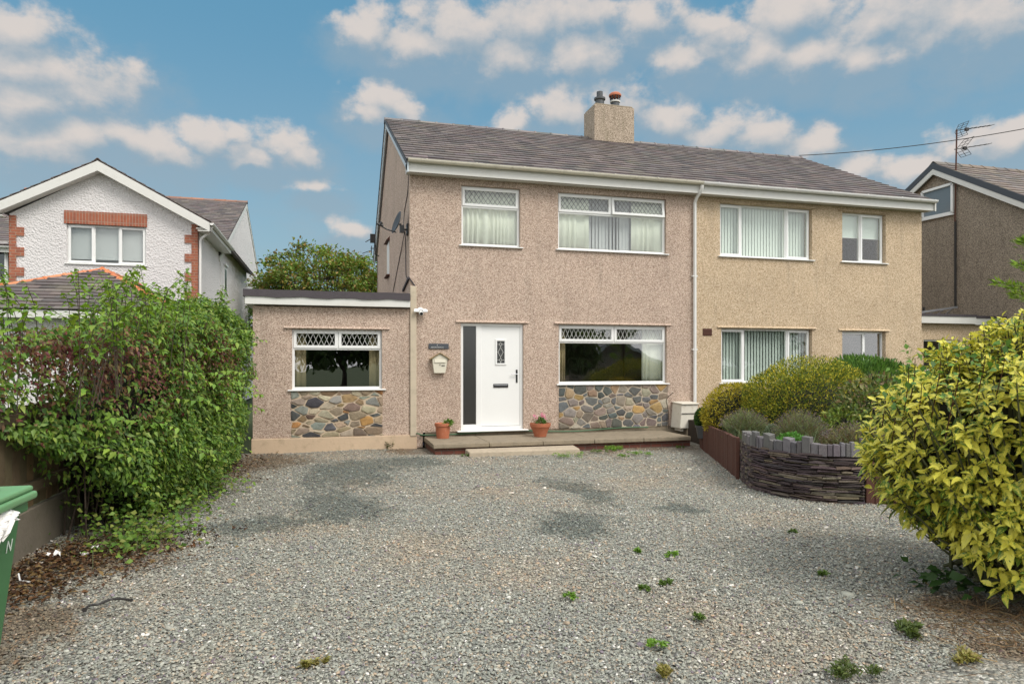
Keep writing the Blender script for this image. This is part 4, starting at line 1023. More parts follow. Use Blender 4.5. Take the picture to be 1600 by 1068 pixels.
def chips(n, ybox, size, seed):
    r = np.random.default_rng(seed)
    x = r.uniform(-2.45, 6.2, n); y = r.uniform(ybox[0], ybox[1], n)
    keep = (np.abs(x-(.27*(y+12.95))) < .88*(y+12.95)+.6) & ~((y > -1.25) & (x > 1.4))
    x, y = x[keep], y[keep]; n = len(x)
    s = size*.80*np.exp(r.normal(0, .34, n)); big = r.random(n) < .006; s[big] *= 2.0
    th = s*r.uniform(.14, .34, n); asp = r.uniform(.5, .95, n); rot = r.uniform(0, 2*PI, n); k = 6
    ang = np.arange(k)*2*PI/k
    rad = r.uniform(.68, 1.1, (n, k)); a = ang[None]+r.uniform(-.3, .3, (n, k))
    px, py = rad*np.cos(a)*s[:, None]*.5, rad*np.sin(a)*s[:, None]*.5*asp[:, None]
    c, sn = np.cos(rot)[:, None], np.sin(rot)[:, None]; qx, qy = px*c-py*sn, px*sn+py*c
    tx, ty = r.normal(0, .20, n), r.normal(0, .20, n)
    z0 = drive_z(x, y)+r.uniform(.0, .012, n)
    V = np.empty((n, 2*k, 3))
    for lay, sc, dz in ((0, 1., -.6), (1, .82, 1.)):
        X, Y = qx*sc, qy*sc
        V[:, lay*k:(lay+1)*k, 0] = x[:, None]+X; V[:, lay*k:(lay+1)*k, 1] = y[:, None]+Y
        V[:, lay*k:(lay+1)*k, 2] = (z0+th*.5*dz+.003)[:, None]+X*tx[:, None]+Y*ty[:, None]+(r.normal(0, .08, (n, k))*th[:, None] if lay else 0)
    base = (np.arange(n)*2*k)[:, None, None]
    side = np.array([[j, (j+1) % k, k+(j+1) % k, k+j] for j in range(k)])
    top = np.array([[k, k+1, k+2, k+3], [k, k+3, k+4, k+5]])
    F = (np.concatenate([side, top])[None]+base).reshape(-1, 4)
    pal = np.array([(.30,.305,.26), (.25,.26,.22), (.345,.345,.29), (.20,.21,.185), (.39,.39,.335), (.27,.27,.245), (.36,.28,.20), (.42,.36,.27), (.66,.64,.59), (.11,.11,.105), (.20,.165,.19)])
    pr = np.array([.17,.16,.15,.12,.10,.08,.07,.05,.022,.05,.028]); pr /= pr.sum()
    col = pal[r.choice(len(pal), n, p=pr)]*r.uniform(.82, 1.18, (n, 1))
    return V.reshape(-1, 3), F, np.repeat(col, 2*k, 0)
parts_ = []; off_ = 0
for n, yb, sz, sd_ in ((86000, (-10.1, -8.2), .0195, 1), (88000, (-8.2, -5.3), .0205, 2), (46000, (-5.3, -.05), .025, 3)):
    V, F, c = chips(n, yb, sz, sd_); parts_.append((V, F+off_, c)); off_ += len(V)
tag(np_mesh('slate_gravel', np.concatenate([p[0] for p in parts_]), np.concatenate([p[1] for p in parts_]), 4, M['chipping'], col=np.concatenate([p[2] for p in parts_])),
    'grey slate chippings and grit covering the wide drive', 'gravel', kind='stuff')

# ------------------------------------------------------------------ terrace and step
dl = onZ(678, 694, DECK).x; dr = onZ(1097, 684, DECK).x; dy = -1.22
ter = thing('terrace', 'long weathered concrete terrace on a brick base below the front door', 'terrace', (dl, dy, 0))
s = MB(); n = 5
for k in range(n):
    a = dl+(dr-dl)*k/n; b = dl+(dr-dl)*(k+1)/n-.006
    s.hexa([(a, dy, DECK-.085), (b, dy, DECK-.085), (b, .0, DECK-.085), (a, .0, DECK-.085), (a, dy+random.uniform(0, .012), DECK-.008), (b, dy+random.uniform(0, .012), DECK-.004), (b, .0, DECK), (a, .0, DECK)])
s.build('slab', M['conc'], ter, bevel=.014, seg=2)
s = MB(); s.box(dl+.04, dr, dy+.06, -.01, -.05, DECK-.088); s.build('brick_base', M['brick_red'], ter)
sl = onZ(733, 714, .0).x; sr_ = onZ(903, 706, 0).x
st = thing('door_step', 'low concrete step set against the terrace edge', 'step', (sl, dy-.2, 0))
s = MB(); s.hexa([(sl, dy-.36, -.05), (sr_, dy-.36, -.05), (sr_, dy-.003, -.05), (sl, dy-.003, -.05), (sl+.01, dy-.35, .085), (sr_-.01, dy-.35, .08), (sr_, dy-.003, .105), (sl, dy-.003, .10)])
s.build('slab', plain('pale worn concrete', (.42, .35, .26), .9, .22, 5, dirt=((.15, .13, .09), .6), bump=.5), st, bevel=.02, seg=2)

# ------------------------------------------------------------------ dry slate wall of the garden bed, soil and rust brown edging
def catmull(P, n=10):
    out = []
    for i in range(len(P)-1):
        p0, p1, p2, p3 = P[max(i-1, 0)], P[i], P[i+1], P[min(i+2, len(P)-1)]
        for k in range(n):
            t = k/n; out.append(.5*((2*p1)+(p2-p0)*t+(2*p0-5*p1+4*p2-p3)*t*t+(3*p1-p0-3*p2+p3)*t**3))
    return out+[P[-1]]
wpts = catmull([onZ(*p) for p in ((1157, 748), (1172, 759), (1195, 766.5), (1248, 777.5), (1296, 783), (1352, 785))])
cum = [0]
for a, b in zip(wpts, wpts[1:]): cum.append(cum[-1]+(b-a).length)
def along(s):
    s = max(0, min(s, cum[-1]-1e-4))
    for i in range(len(cum)-1):
        if cum[i+1] >= s: 
            t = (s-cum[i])/(cum[i+1]-cum[i]); d = (wpts[i+1]-wpts[i]).normalized(); return wpts[i].lerp(wpts[i+1], t), d
sw_ = thing('slate_wall', 'curved dry stone wall of thin purple slate round the garden bed', 'wall', tuple(wpts[20]))
WT = .53; mb = MB(); z = -.02
WCOL = [(.085,.062,.066), (.07,.052,.052), (.11,.08,.08), (.055,.045,.045), (.14,.105,.085), (.10,.075,.08), (.17,.14,.10)]
while z < WT:
    s_ = random.uniform(-.03, 0); h = random.uniform(.014, .034)
    while s_ < cum[-1]:
        L = random.uniform(.10, .42) if s_ > .55 else random.uniform(.06, .14); a, da = along(s_); b, db = along(s_+L*.97)
        n1 = Vector((da.y, -da.x, 0)); n2 = Vector((db.y, -db.x, 0))
        if n1.dot(Vector((-.5, -1, 0))) < 0: n1 = -n1; n2 = -n2
        ka = .25 if s_ < .8 else 1.; o1, o2 = random.uniform(-.025, .03)*ka, random.uniform(-.025, .03)*ka; t1, t2 = random.uniform(-.008, .008), random.uniform(-.008, .008); lo = random.uniform(0, .006)
        hh = h*random.uniform(.6, 1.15); mb.col = jit(random.choice(WCOL), .3)
        A0, B0 = a+n1*o1, b+n2*o2; A1, B1 = a-n1*.20, b-n2*.20
        Z = lambda v, dz: Vector((v.x, v.y, z+dz))
        mid = (A0+B0)/2+(n1+n2)*.5*random.uniform(0, .012)
        tz = lambda e: random.uniform(-.004, .004)
        mb.add([Z(A0, t1+lo), Z(mid, (t1+t2)/2+lo+tz(0)), Z(B0, t2+lo), Z(B1, t2+lo), Z(A1, t1+lo),
                Z(A0, t1+hh*random.uniform(.4, 1)), Z(mid, (t1+t2)/2+hh), Z(B0, t2+hh*random.uniform(.4, 1)), Z(B1, t2+hh), Z(A1, t1+hh)],
               [(4, 3, 2, 1, 0), (5, 6, 7, 8, 9), (0, 1, 6, 5), (1, 2, 7, 6), (2, 3, 8, 7), (3, 4, 9, 8), (4, 0, 5, 9)])
        s_ += L
    z += h*.93
mb.build('slate_courses', M['chip'], sw_)
bk_ = MB(); 
for i in range(2, len(wpts)-1):
    a, b = wpts[i], wpts[i+1]; d = (b-a).normalized(); nn = Vector((d.y, -d.x, 0)); nn = nn if nn.dot(Vector((-.5, -1, 0))) > 0 else -nn
    p, q = a-nn*.05, b-nn*.05; p2, q2 = a-nn*.24, b-nn*.24
    bk_.hexa([(p.x, p.y, -.05), (q.x, q.y, -.05), (q2.x, q2.y, -.05), (p2.x, p2.y, -.05), (p.x, p.y, WT-.02), (q.x, q.y, WT-.02), (q2.x, q2.y, WT-.02), (p2.x, p2.y, WT-.02)])
bk_.build('earth_core', M['soil'], sw_)
mb = MB(); s_ = .02
while s_ < cum[-1]-.03:
    wd = random.uniform(.045, .12); a, da = along(s_); b, _ = along(s_+wd-.008); n1 = Vector((da.y, -da.x, 0)); n1 = n1 if n1.dot(Vector((-.5, -1, 0))) > 0 else -n1
    hh = random.uniform(.125, .165)+(.05 if random.random() < .12 else 0); mb.col = jit(random.choice([(.135,.125,.13), (.16,.15,.15), (.115,.105,.112)]), .2)
    o1 = random.uniform(-.02, .012); t = random.uniform(-.02, .02); th = random.uniform(.06, .12); lz_ = WT-.01+random.uniform(-.006, .006)
    u = (b-a); pA, pB = a+n1*o1, b+n1*(o1+random.uniform(-.008, .008)); qA, qB = pA-n1*th, pB-n1*th
    mb.hexa([pA+Vector((0,0,lz_)), pB+Vector((0,0,lz_)), qB+Vector((0,0,lz_)), qA+Vector((0,0,lz_)),
             pA+u*t+Vector((0,0,lz_+hh)), pB+u*t+Vector((0,0,lz_+hh*random.uniform(.86, 1))), qB+u*t+Vector((0,0,lz_+hh*.97)), qA+u*t+Vector((0,0,lz_+hh))])
    s_ += wd
mb.build('coping', M['chip'], sw_, bevel=.004)
# timber edging, left and right of the stone
def edging(a, b, za, zb, label):
    a, b = Vector(a), Vector(b); o = thing('timber_edging', label, 'edging', tuple(a), 'rust brown timber edging')
    mb = MB(); n = max(3, int((b-a).length/.095)); d = (b-a).normalized(); nn = Vector((d.y, -d.x, 0))
    for i in range(n):
        p = a.lerp(b, i/n); q = a.lerp(b, (i+1)/n-.004/(b-a).length); zt = za+(zb-za)*i/n+random.uniform(-.008, .008); e = nn*random.uniform(-.006, .006)
        mb.hexa([v+Vector((0, 0, -.05)) for v in (p+e, q+e, q+e-nn*.05, p+e-nn*.05)]+[v+Vector((0, 0, zt)) for v in (p+e, q+e, q+e-nn*.05, p+e-nn*.05)])
    mb.build('boards', M['rust'], o, bevel=.006)
e0, e1 = onZ(1097, 697), onZ(1155.5, 747)
edging(e1+Vector((.01, 0, 0)), e0, .57, .47, 'rust brown vertical timber edging between the terrace and the slate wall')
we = wpts[-1]
edging(we+Vector((.03, .02, 0)), we+Vector((1.7, -.75, 0)), .50, .48, 'rust brown timber edging running behind the yellow speckled shrub')
inner = []
for p_, d_ in [along(cum[-1]*k/12) for k in range(13)]:
    nn = Vector((d_.y, -d_.x, 0)); nn = nn if nn.dot(Vector((-.5, -1, 0))) > 0 else -nn; inner.append(p_-nn*.15)
poly = [e0+Vector((.06, 0, 0))]+inner+[we+Vector((1.7, -.68, 0)), Vector((13.5, -8.0, 0)), Vector((13.5, -.35, 0)), Vector((7.25, -.35, 0))]
sb_ = MB(); cen = Vector((8.5, -3.8, 0)); ring0 = [(p_.x, p_.y, .44) for p_ in poly]
rings = [ring0]
for f_, zz_ in ((.7, .50), (.35, .54)): rings.append([(cen.x+(p_.x-cen.x)*f_, cen.y+(p_.y-cen.y)*f_, zz_) for p_ in poly])
vs = [v for r_ in rings for v in r_]+[(cen.x, cen.y, .55)]; n = len(poly); fs = []
for k in range(2):
    for i in range(n): fs.append((k*n+i, k*n+(i+1) % n, (k+1)*n+(i+1) % n, (k+1)*n+i))
for i in range(n): fs.append((2*n+i, 2*n+(i+1) % n, 3*n))
vs += [(p_.x, p_.y, -.03) for p_ in poly]; 
for i in range(n): fs.append((3*n+1+i, 3*n+1+(i+1) % n, (i+1) % n, i))
sb_.add(vs, fs); tag(sb_.build('garden_bed_soil', M['soil']), kind='structure')

# ================================================================== foliage helpers
def unit(a): return a/np.maximum(np.linalg.norm(a, axis=-1, keepdims=True), 1e-9)
def lump(P, sc, seed, k=7):
    r = np.random.default_rng(seed); D = unit(r.normal(size=(k, 3)))*sc*r.uniform(.6, 1.7, (k, 1)); ph = r.uniform(0, 6.28, k)
    return np.sin(P@D.T+ph).sum(1)/k*1.6
def leafset(P, A, N, L, W, col, fold=.3, droop=.15, r=rng):
    n = len(P); A = unit(A); S = unit(np.cross(A, N)); N = np.cross(S, A); L = np.broadcast_to(L, n)[:, None]; W = np.broadcast_to(W, n)[:, None]
    dz = np.zeros((n, 3)); dz[:, 2] = -1
    b = P; m = P+A*L*.46; up = N*W*.5*fold
    l = P+A*L*.40+S*W*.5+up; rr = P+A*L*.40-S*W*.5+up; t = P+A*L+dz*L*droop
    V = np.stack([b, l, rr, m, t], 1).reshape(-1, 3)
    F = (np.array([[0, 2, 3], [0, 3, 1], [2, 4, 3], [1, 3, 4]])[None]+(np.arange(n)*5)[:, None, None]).reshape(-1, 3)
    return V, F, np.repeat(col, 5, 0)
def pick(pal, n, var=.2, r=rng, w=None):
    pal = np.array(pal); w = None if w is None else np.array(w)/np.sum(w)
    return pal[r.choice(len(pal), n, p=w)]*r.uniform(1-var, 1+var, (n, 1))
def leafobj(name, sets, mat, parent):
    off = 0; Vs, Fs, Cs = [], [], []
    for V, F, C_ in sets: Vs.append(V); Fs.append(F+off); Cs.append(C_); off += len(V)
    return np_mesh(name, np.concatenate(Vs), np.concatenate(Fs), 3, mat, parent, np.concatenate(Cs))
def blades(base, tip, w, bend, col, r=rng):
    """thin curved blades or stems: base, tip (n,3)"""
    n = len(base); ax = tip-base; S = unit(np.cross(ax, r.normal(size=(n, 3))))*np.broadcast_to(w, n)[:, None]; bd = np.broadcast_to(bend, n)[:, None]*np.array([[0, 0, -1.]])
    L = np.linalg.norm(ax, axis=1, keepdims=True)
    m = base+ax*.5-bd*L*.5; m2 = base+ax*.8-bd*L*.3
    V = np.stack([base-S, base+S, m+S*.9, m-S*.9, m2+S*.7, m2-S*.7, tip], 1).reshape(-1, 3)
    F = (np.array([[0, 1, 2], [0, 2, 3], [3, 2, 4], [3, 4, 5], [5, 4, 6]])[None]+(np.arange(n)*7)[:, None, None]).reshape(-1, 3)
    return V, F, np.repeat(col, 7, 0)
def ellipsoid_core(parent, c, rx, ry, rz, mat, seed, name='shade_core', lumpy=.15):  # solid dark core added inside the foliage to block light
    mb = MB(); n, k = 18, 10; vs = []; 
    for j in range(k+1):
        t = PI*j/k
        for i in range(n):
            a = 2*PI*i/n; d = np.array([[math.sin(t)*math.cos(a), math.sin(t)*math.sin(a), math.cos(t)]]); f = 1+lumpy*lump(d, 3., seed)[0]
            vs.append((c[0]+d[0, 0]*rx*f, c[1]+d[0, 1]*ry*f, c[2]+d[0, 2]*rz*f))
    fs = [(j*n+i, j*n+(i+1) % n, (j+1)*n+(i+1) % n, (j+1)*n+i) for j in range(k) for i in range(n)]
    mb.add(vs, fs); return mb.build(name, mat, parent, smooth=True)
def shell_points(n, c, r3, depth, zmin, seed, lumpy=.14, ls=3.2, power=1.):   # power < 1 squares the shape off, as shears do
    """points near the surface of a lumpy ellipsoid, and their outward normals"""
    r = np.random.default_rng(seed); d = unit(r.normal(size=(n*2, 3))); f = 1+lumpy*lump(d, ls, seed+1)+lumpy*.5*lump(d, ls*3, seed+2)
    q = f*(1-np.minimum(r.exponential(depth, n*2), .75)); P = np.sign(d)*np.abs(d)**power*np.array(r3)*q[:, None]+np.array(c); N = unit(d/np.array(r3))
    k = P[:, 2] > zmin; return P[k][:n], N[k][:n]

# ------------------------------------------------------------------ the tall hedge shrub along the fence
def hedge():
    o = thing('flowering_hedge', 'tall loose green shrub with dark red hanging flowers overgrowing the left fence', 'hedge', (-2.0, -3.4, 0))
    r = np.random.default_rng(5)
    def outer(Y, z):
        x = np.interp(Y, [-7.2, -6.6, -6.0, -5.2, -4., -2., -1., -.3], [-2.35, -2.0, -1.62, -1.36, -1.22, -1.16, -1.22, -1.5])
        return x-.22*np.clip(.7-z, 0, 1)*1.3-.55*np.clip(z-1.9, 0, 1)**1.3
    def top(Y): return np.interp(Y, [-7.2, -6.4, -5., -3., -1., -.3], [1.70, 1.90, 2.06, 2.36, 2.44, 2.2])
    def low(Y): return np.interp(Y, [-7.2, -6.5, -5.8, -5.2], [1.2, .85, .25, .02])
    n = 78000
    Y = r.uniform(-7.15, -.32, n); z = low(Y)+(top(Y)-low(Y))*r.random(n)**.85
    d = np.minimum(r.exponential(.20, n), 1.1)
    P = np.c_[outer(Y, z)-d, Y, z]
    lp = lump(P, 3.4, 3)*.17+lump(P, 8., 4)*.09
    P[:, 0] += lp; P[:, 2] += lump(P, 4., 8)*.12*np.clip(z-1.2, 0, 1)
    # thin, see-through near end and open pockets
    keep = r.random(n) < np.where((Y < -5.3) & (z > 1.1), .42, 1.)
    keep &= ~((lump(P, 7.5, 21) < -.42) & (r.random(n) < .85))
    keep &= P[:, 2] > .02
    P, z, Y = P[keep], z[keep], Y[keep]; n = len(P)
    # top surface leaves
    n2 = 22000; Y2 = r.uniform(-7.1, -.35, n2); X2 = r.uniform(-2.9, -1.4, n2); Z2 = top(Y2)+.10*lump(np.c_[X2, Y2, X2], 5, 9)-np.abs(X2+2.0)*.3-r.exponential(.16, n2)+.07
    k2 = (X2 < outer(Y2, Z2)) & (r.random(n2) < np.where(Y2 < -6.2, .4, .95)); P = np.concatenate([P, np.c_[X2, Y2, Z2][k2]]); n = len(P); z = P[:, 2]; Y = P[:, 1]
    Nn = unit(np.c_[np.ones(n), np.where(Y < -5.8, -.9, -.25), .5+.5*np.clip(z-1.6, 0, 1)]+r.normal(0, .45, (n, 3)))
    A = unit(np.c_[np.full(n, .35), np.full(n, -.12), np.full(n, -.45)]+r.normal(0, .6, (n, 3)))
    g1 = [(.15,.27,.035), (.11,.21,.03), (.20,.32,.045), (.07,.15,.022), (.16,.25,.055), (.25,.32,.06), (.05,.11,.02)]
    col = pick(g1, n, .25, r)
    # drooping tails of dark red bracts and faded brown ones, a band across the upper middle
    band = np.exp(-((z-1.60)/.38)**2)*np.exp(-((Y+4.8)/2.6)**2)*np.clip(1.0+.9*lump(P, 3.2, 31), 0, 1.6)
    red = r.random(n) < np.clip(band*.95, 0, .85)
    col[red] = pick([(.12,.025,.032), (.17,.055,.04), (.22,.11,.055), (.09,.03,.025), (.19,.13,.05), (.15,.09,.05)], red.sum(), .3, r)
    L = r.uniform(.030, .070, n); L[red] *= .8
    sets = [leafset(P, A, Nn, L, L*.56, col, .35, .2, r)]
    # upright and arching shoots with paired leaves
    st = MB(); Ps, As, Ns, Ls, Cs = [], [], [], [], []
    for k in range(125):
        y = r.uniform(-7.1, -.4); x = r.uniform(-2.75, -1.35); zt = float(top(np.array([y]))[0]); x = min(x, float(outer(np.array([y]), np.array([zt]))[0])+.25)
        hgt = r.uniform(.08, .46)*(1.25 if y < -3.5 else .8); b = Vector((x, y, zt-.55)); lean = Vector((r.normal(.06, .14), r.normal(-.03, .14), 0))
        pts = [b, b+Vector((0, 0, .4))+lean*.3, b+Vector((0, 0, .55+hgt*.6))+lean*.7, b+Vector((0, 0, .55+hgt))+lean*1.25]
        st.tube(pts, [.004, .0035, .003, .0015], 5, False)
        m = int(4+hgt*17)
        for j in range(m):
            t = .3+.7*(j+1)/m; i0 = min(int(t*3), 2); p = pts[i0].lerp(pts[i0+1], t*3-i0)
            for s_ in (-1, 1):
                a = r.uniform(0, 6.28); Ps.append(p); As.append((math.cos(a)*s_, math.sin(a)*s_, r.uniform(-.6, .35))); Ns.append((r.normal(0, .3), r.normal(0, .3), 1)); Ls.append(r.uniform(.06, .115)*(1.15-.45*t))
    for k in range(40):       # arching out of the face, some over the gap at the near end
        y = r.uniform(-7.0, -.5); z0 = r.uniform(.5, 2.0); x = float(outer(np.array([y]), np.array([z0]))[0])-.2
        b = Vector((x, y, z0)); out = Vector((r.uniform(.25, .5), r.normal(-.1, .2), r.uniform(-.15, .2)))
        pts = [b, b+out*.5+Vector((0, 0, .06)), b+out+Vector((0, 0, -.02))]
        st.tube(pts, [.005, .004, .002], 5, False)
        for j in range(8):
            t = (j+1)/8; i0 = min(int(t*2), 1); p = pts[i0].lerp(pts[i0+1], t*2-i0)
            for s_ in (-1, 1): Ps.append(p); As.append((out.x*.5+r.normal(0, .5), s_*.8, -.35+r.normal(0, .3))); Ns.append((.3, -.2, 1)); Ls.append(r.uniform(.05, .095))
    m = len(Ps); Ps = np.array([tuple(p) for p in Ps]); Ls = np.array(Ls)
    sets.append(leafset(Ps, np.array(As), np.array(Ns), Ls, Ls*.6, pick([(.20,.33,.04), (.16,.29,.04), (.25,.36,.055), (.12,.23,.035)], m, .2, r), .3, .2, r))
    leafobj('leaves', sets, M['hedge_leaf'], o)
    for k in range(70):
        y = r.uniform(-6.2, -.6); x = r.uniform(-2.38, -2.05 if y < -4.5 else -1.75); b = Vector((x, y, 0)); zt = float(top(np.array([y]))[0])-.3
        st.tube([b, b+Vector((r.normal(.1, .1), r.normal(0, .1), zt*.4)), b+Vector((r.normal(.25, .2), r.normal(0, .2), zt))], [.009, .007, .004], 6, False)
    st.build('stems', M['bark'], o)
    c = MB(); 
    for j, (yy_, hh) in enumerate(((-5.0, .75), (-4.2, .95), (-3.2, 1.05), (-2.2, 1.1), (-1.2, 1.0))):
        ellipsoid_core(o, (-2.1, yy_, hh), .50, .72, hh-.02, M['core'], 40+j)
hedge()

# ------------------------------------------------------------------ fence behind it
FX = -2.42
fence = thing('timber_fence', 'dark weathered close boarded fence on concrete gravel boards at the left', 'fence', (FX, -4, 0))
M['fence_board'] = attr_mat('weathered fence board', .9, (9., .4), (40., .5))
b = MB(); y = -9.2
while y < .2:
    b.col = jit(random.choice([(.13,.085,.045), (.10,.07,.04), (.15,.105,.06), (.085,.065,.035)]), .2)
    b.hexa([(FX-.03, y, .385), (FX-.012+random.uniform(-.006,.006), y, .385), (FX-.012, y+.118, .385), (FX-.03, y+.125, .385), (FX-.03, y, 1.25), (FX-.012, y, 1.25), (FX-.012, y+.125, 1.25), (FX-.03, y+.125, 1.25)]); y += .135
b.build('boards', M['fence_board'], fence)
for zz_ in (.56, 1.15):
    b = MB(); b.box(FX-.01, FX+.04, -9.2, .2, zz_-.045, zz_+.045); b.build('rail', M['wood_fence'], fence)
M['gravelboard'] = plain('mossy concrete gravel board', (.16, .135, .10), .9, .3, 4, dirt=((.08, .085, .04), .6), bump=.4)
for y in (-9.1, -7.2, -5.3, -3.4, -1.5):
    b = MB(); b.box(FX-.06, FX+.05, y-.05, y+.05, 0, 1.32); b.build('post', M['wood_fence'], fence, bevel=.006)
    b = MB(); b.box(FX-.03, FX+.025, y+.055, y+1.845, 0, .38); b.build('gravel_board', M['gravelboard'], fence, bevel=.01)

# ------------------------------------------------------------------ other plants
def bramble():
    o = thing('bramble_patch', 'low sprawling bramble leaves spilling onto the drive at the foot of the hedge', 'bramble', tuple(onZ(240, 845)))
    r = np.random.default_rng(8); Ps = []
    for px, py, sx, h in ((190, 835, .35, .45), (255, 835, .40, .30), (215, 855, .32, .16), (290, 800, .3, .35), (130, 800, .25, .6), (340, 770, .3, .4)):
        c = onZ(px, py); n = 330; P = np.c_[r.normal(c.x, sx*.5, n), r.normal(c.y, sx*.6, n), np.abs(r.normal(0, h*.45, n))+.02]; Ps.append(P)
    P = np.concatenate(Ps); n = len(P); L = r.uniform(.03, .068, n)
    V = leafset(P, r.normal(0, 1, (n, 3))*[1, 1, .35], unit(r.normal(0, .5, (n, 3))+[.2, -.3, 1]), L, L*.72, pick([(.12,.22,.03), (.16,.26,.04), (.08,.16,.028), (.21,.24,.05)], n, .2, r), .25, .15, r)
    leafobj('leaves', [V], M['leaf'], o)
    st = MB()
    for k in range(60):
        p = Vector(P[r.integers(n)]); q = Vector((p.x-.1+r.normal(0, .15), p.y+r.normal(0, .2), 0)); st.tube([q, (p+q)/2+Vector((0, 0, .08)), p], [.004, .003, .002], 5, False)
    st.build('stems', M['twig'], o)
bramble()

def mound(name, label, cat, c, r3, n, L, W, pal, zmin, seed, mat='needle', depth=.10, up=.5, lumpy=.12, ls=3.2, core=.82, rnd=.55, weights=None, tipcol=None, spot=None, power=1.):
    o = thing(name, label, cat, (c[0], c[1], zmin)); r = np.random.default_rng(seed)
    P, N = shell_points(n, c, r3, depth, zmin, seed, lumpy, ls, power); n = len(P)
    A = unit(N+np.array([0, 0, up])+r.normal(0, rnd, (n, 3))); col = pick(pal, n, .22, r, weights)
    if spot is not None:
        k = lump(P, spot[1], seed+5) > spot[2]; kk = k & (r.random(n) < .8); col[kk] = pick(spot[0], kk.sum(), .2, r)
    Ln = r.uniform(L*.6, L*1.25, n)
    leafobj('foliage', [leafset(P, A, unit(N+r.normal(0, .6, (n, 3))), Ln, Ln*W, col, .3, .1, r)], M[mat], o)
    ellipsoid_core(o, c, r3[0]*core, r3[1]*core, r3[2]*core, M['core'], seed+1, 'shade_core', lumpy)  # added light-blocking core, darkens the gaps between leaves
    return o
def place(px, py, d): return atD(px, py, d)
YEL = [(.55,.46,.045), (.43,.41,.045), (.62,.48,.05), (.25,.29,.035), (.14,.19,.03), (.08,.12,.025)]
c = place(1252, 640, 11.3)
mound('golden_yew', 'large clipped golden yew dome in the middle of the garden bed', 'shrub', (c.x+.12, c.y, .70), (1.22, .92, .97), 38000, .048, .30, YEL, .42, 61, up=.6, power=.82, lumpy=.15, depth=.13, core=.78, weights=[1.7, 2.7, .8, 3.5, 4, 3.8])
c = place(1150, 640, 12.1)
mound('golden_shrub', 'small bright yellow clipped shrub against the cream house', 'shrub', (c.x, c.y, .70), (.62, .5, .58), 9000, .05, .34, [(.46,.36,.03), (.36,.30,.03), (.22,.22,.03), (.50,.42,.05)], .3, 62, up=.5, lumpy=.08)
c = place(1352, 640, 12.0)
mound('dark_conifer_shrub', 'dark green feathery shrub right of the golden yew dome', 'shrub', (c.x, c.y, .75), (1.25, .95, .98), 15000, .11, .22, [(.07,.16,.028), (.10,.21,.035), (.055,.12,.025), (.14,.25,.045)], .4, 63, up=.9, lumpy=.14, ls=4)
c = place(1352, 655, 9.6)
mound('mixed_shrub', 'pale and green leaved open shrub between the dark shrub and the yellow speckled shrub', 'shrub', (c.x+.25, c.y, .82), (.75, .6, .72), 3600, .085, .42, [(.16,.20,.05), (.32,.32,.14), (.10,.15,.04), (.06,.10,.03), (.20,.14,.08)], .45, 64, mat='leaf', depth=.22, lumpy=.25, core=.5, rnd=.8)
c = place(1300, 668, 9.3)
mound('lime_shrub', 'small lime green leafy shrub behind the lavender', 'shrub', (c.x+.35, c.y+.1, .66), (.42, .35, .34), 1500, .07, .42, [(.20,.28,.05), (.28,.33,.07), (.13,.20,.04)], .44, 74, mat='leaf', depth=.2, core=.5, rnd=.8)
c = place(1100.5, 650, 12.75)
potb = thing('dark_planter', 'dark grey planter holding the box ball at the terrace end', 'planter', (c.x, c.y, DECK))
p_ = MB(); p_.lathe((c.x, c.y, DECK), [(.12, 0), (.155, .20), (.17, .20), (.17, .24), (.15, .24), (.14, .21)], 20); p_.build('bowl', M['dish'], potb, smooth=40)
mound('box_ball', 'round clipped dark green box ball at the terrace end', 'shrub', (c.x, c.y, .575), (.185, .185, .20), 3800, .03, .5, [(.05,.11,.02), (.07,.15,.025), (.035,.08,.015)], .40, 65, lumpy=.05, depth=.06)

def lavender(px, d, w, h, n, label, seed, dry=.2, dirx=0.):
    c = place(px, 690, d); o = thing('lavender', label, 'lavender', (c.x, c.y, .44), 'lavender clumps behind the slate coping'); r = np.random.default_rng(seed)
    base = np.c_[r.normal(c.x, w*.16, n), r.normal(c.y, w*.13, n), np.full(n, .45)]
    a = r.uniform(0, 2*PI, n); sp = np.sqrt(r.random(n))*w*.52; hh = h*(1-.45*(sp/(w*.52))**2)*r.uniform(.72, 1.08, n)
    tip = np.c_[c.x+np.cos(a)*sp+dirx*hh, c.y+np.sin(a)*sp*.8, .45+hh]
    col = pick([(.22,.27,.12), (.16,.21,.085), (.27,.29,.15), (.19,.25,.14)], n, .2, r); k = r.random(n) < dry; col[k] = pick([(.22,.16,.09), (.17,.115,.065), (.27,.20,.12)], k.sum(), .2, r)
    sets = [blades(base, tip, r.uniform(.0016, .0035, n), r.uniform(0, .10, n), col, r)]
    m = int(n*1.3); j = r.integers(0, n, m); t = r.uniform(.15, .80, m)[:, None]; P = base[j]+(tip[j]-base[j])*t; L = r.uniform(.025, .055, m)
    sets.append(leafset(P, unit(tip[j]-base[j])+r.normal(0, .45, (m, 3)), r.normal(0, 1, (m, 3)), L, L*.16, pick([(.25,.31,.16), (.18,.25,.10), (.29,.33,.18)], m, .2, r), .1, .05, r))
    leafobj('leaves', sets, M['stalk'], o)
    q = r.random(n) < .30; P = tip[q]; m = len(P); L = r.uniform(.02, .05, m)
    leafobj('flower_heads', [leafset(P-unit(P-base[q])*L[:, None]*.5, unit(P-base[q]), r.normal(0, 1, (m, 3)), L, L*.28, pick([(.17,.13,.14), (.20,.15,.11), (.14,.11,.13)], m, .2, r), .5, 0, r)], M['stalk'], o)
lavender(1163, 10.6, .80, .44, 2200, 'greyish green lavender clump beside the rust brown edging', 71, .18)
lavender(1250, 9.3, .78, .52, 2200, 'taller lavender clump in front of the golden yew dome', 72, .28)
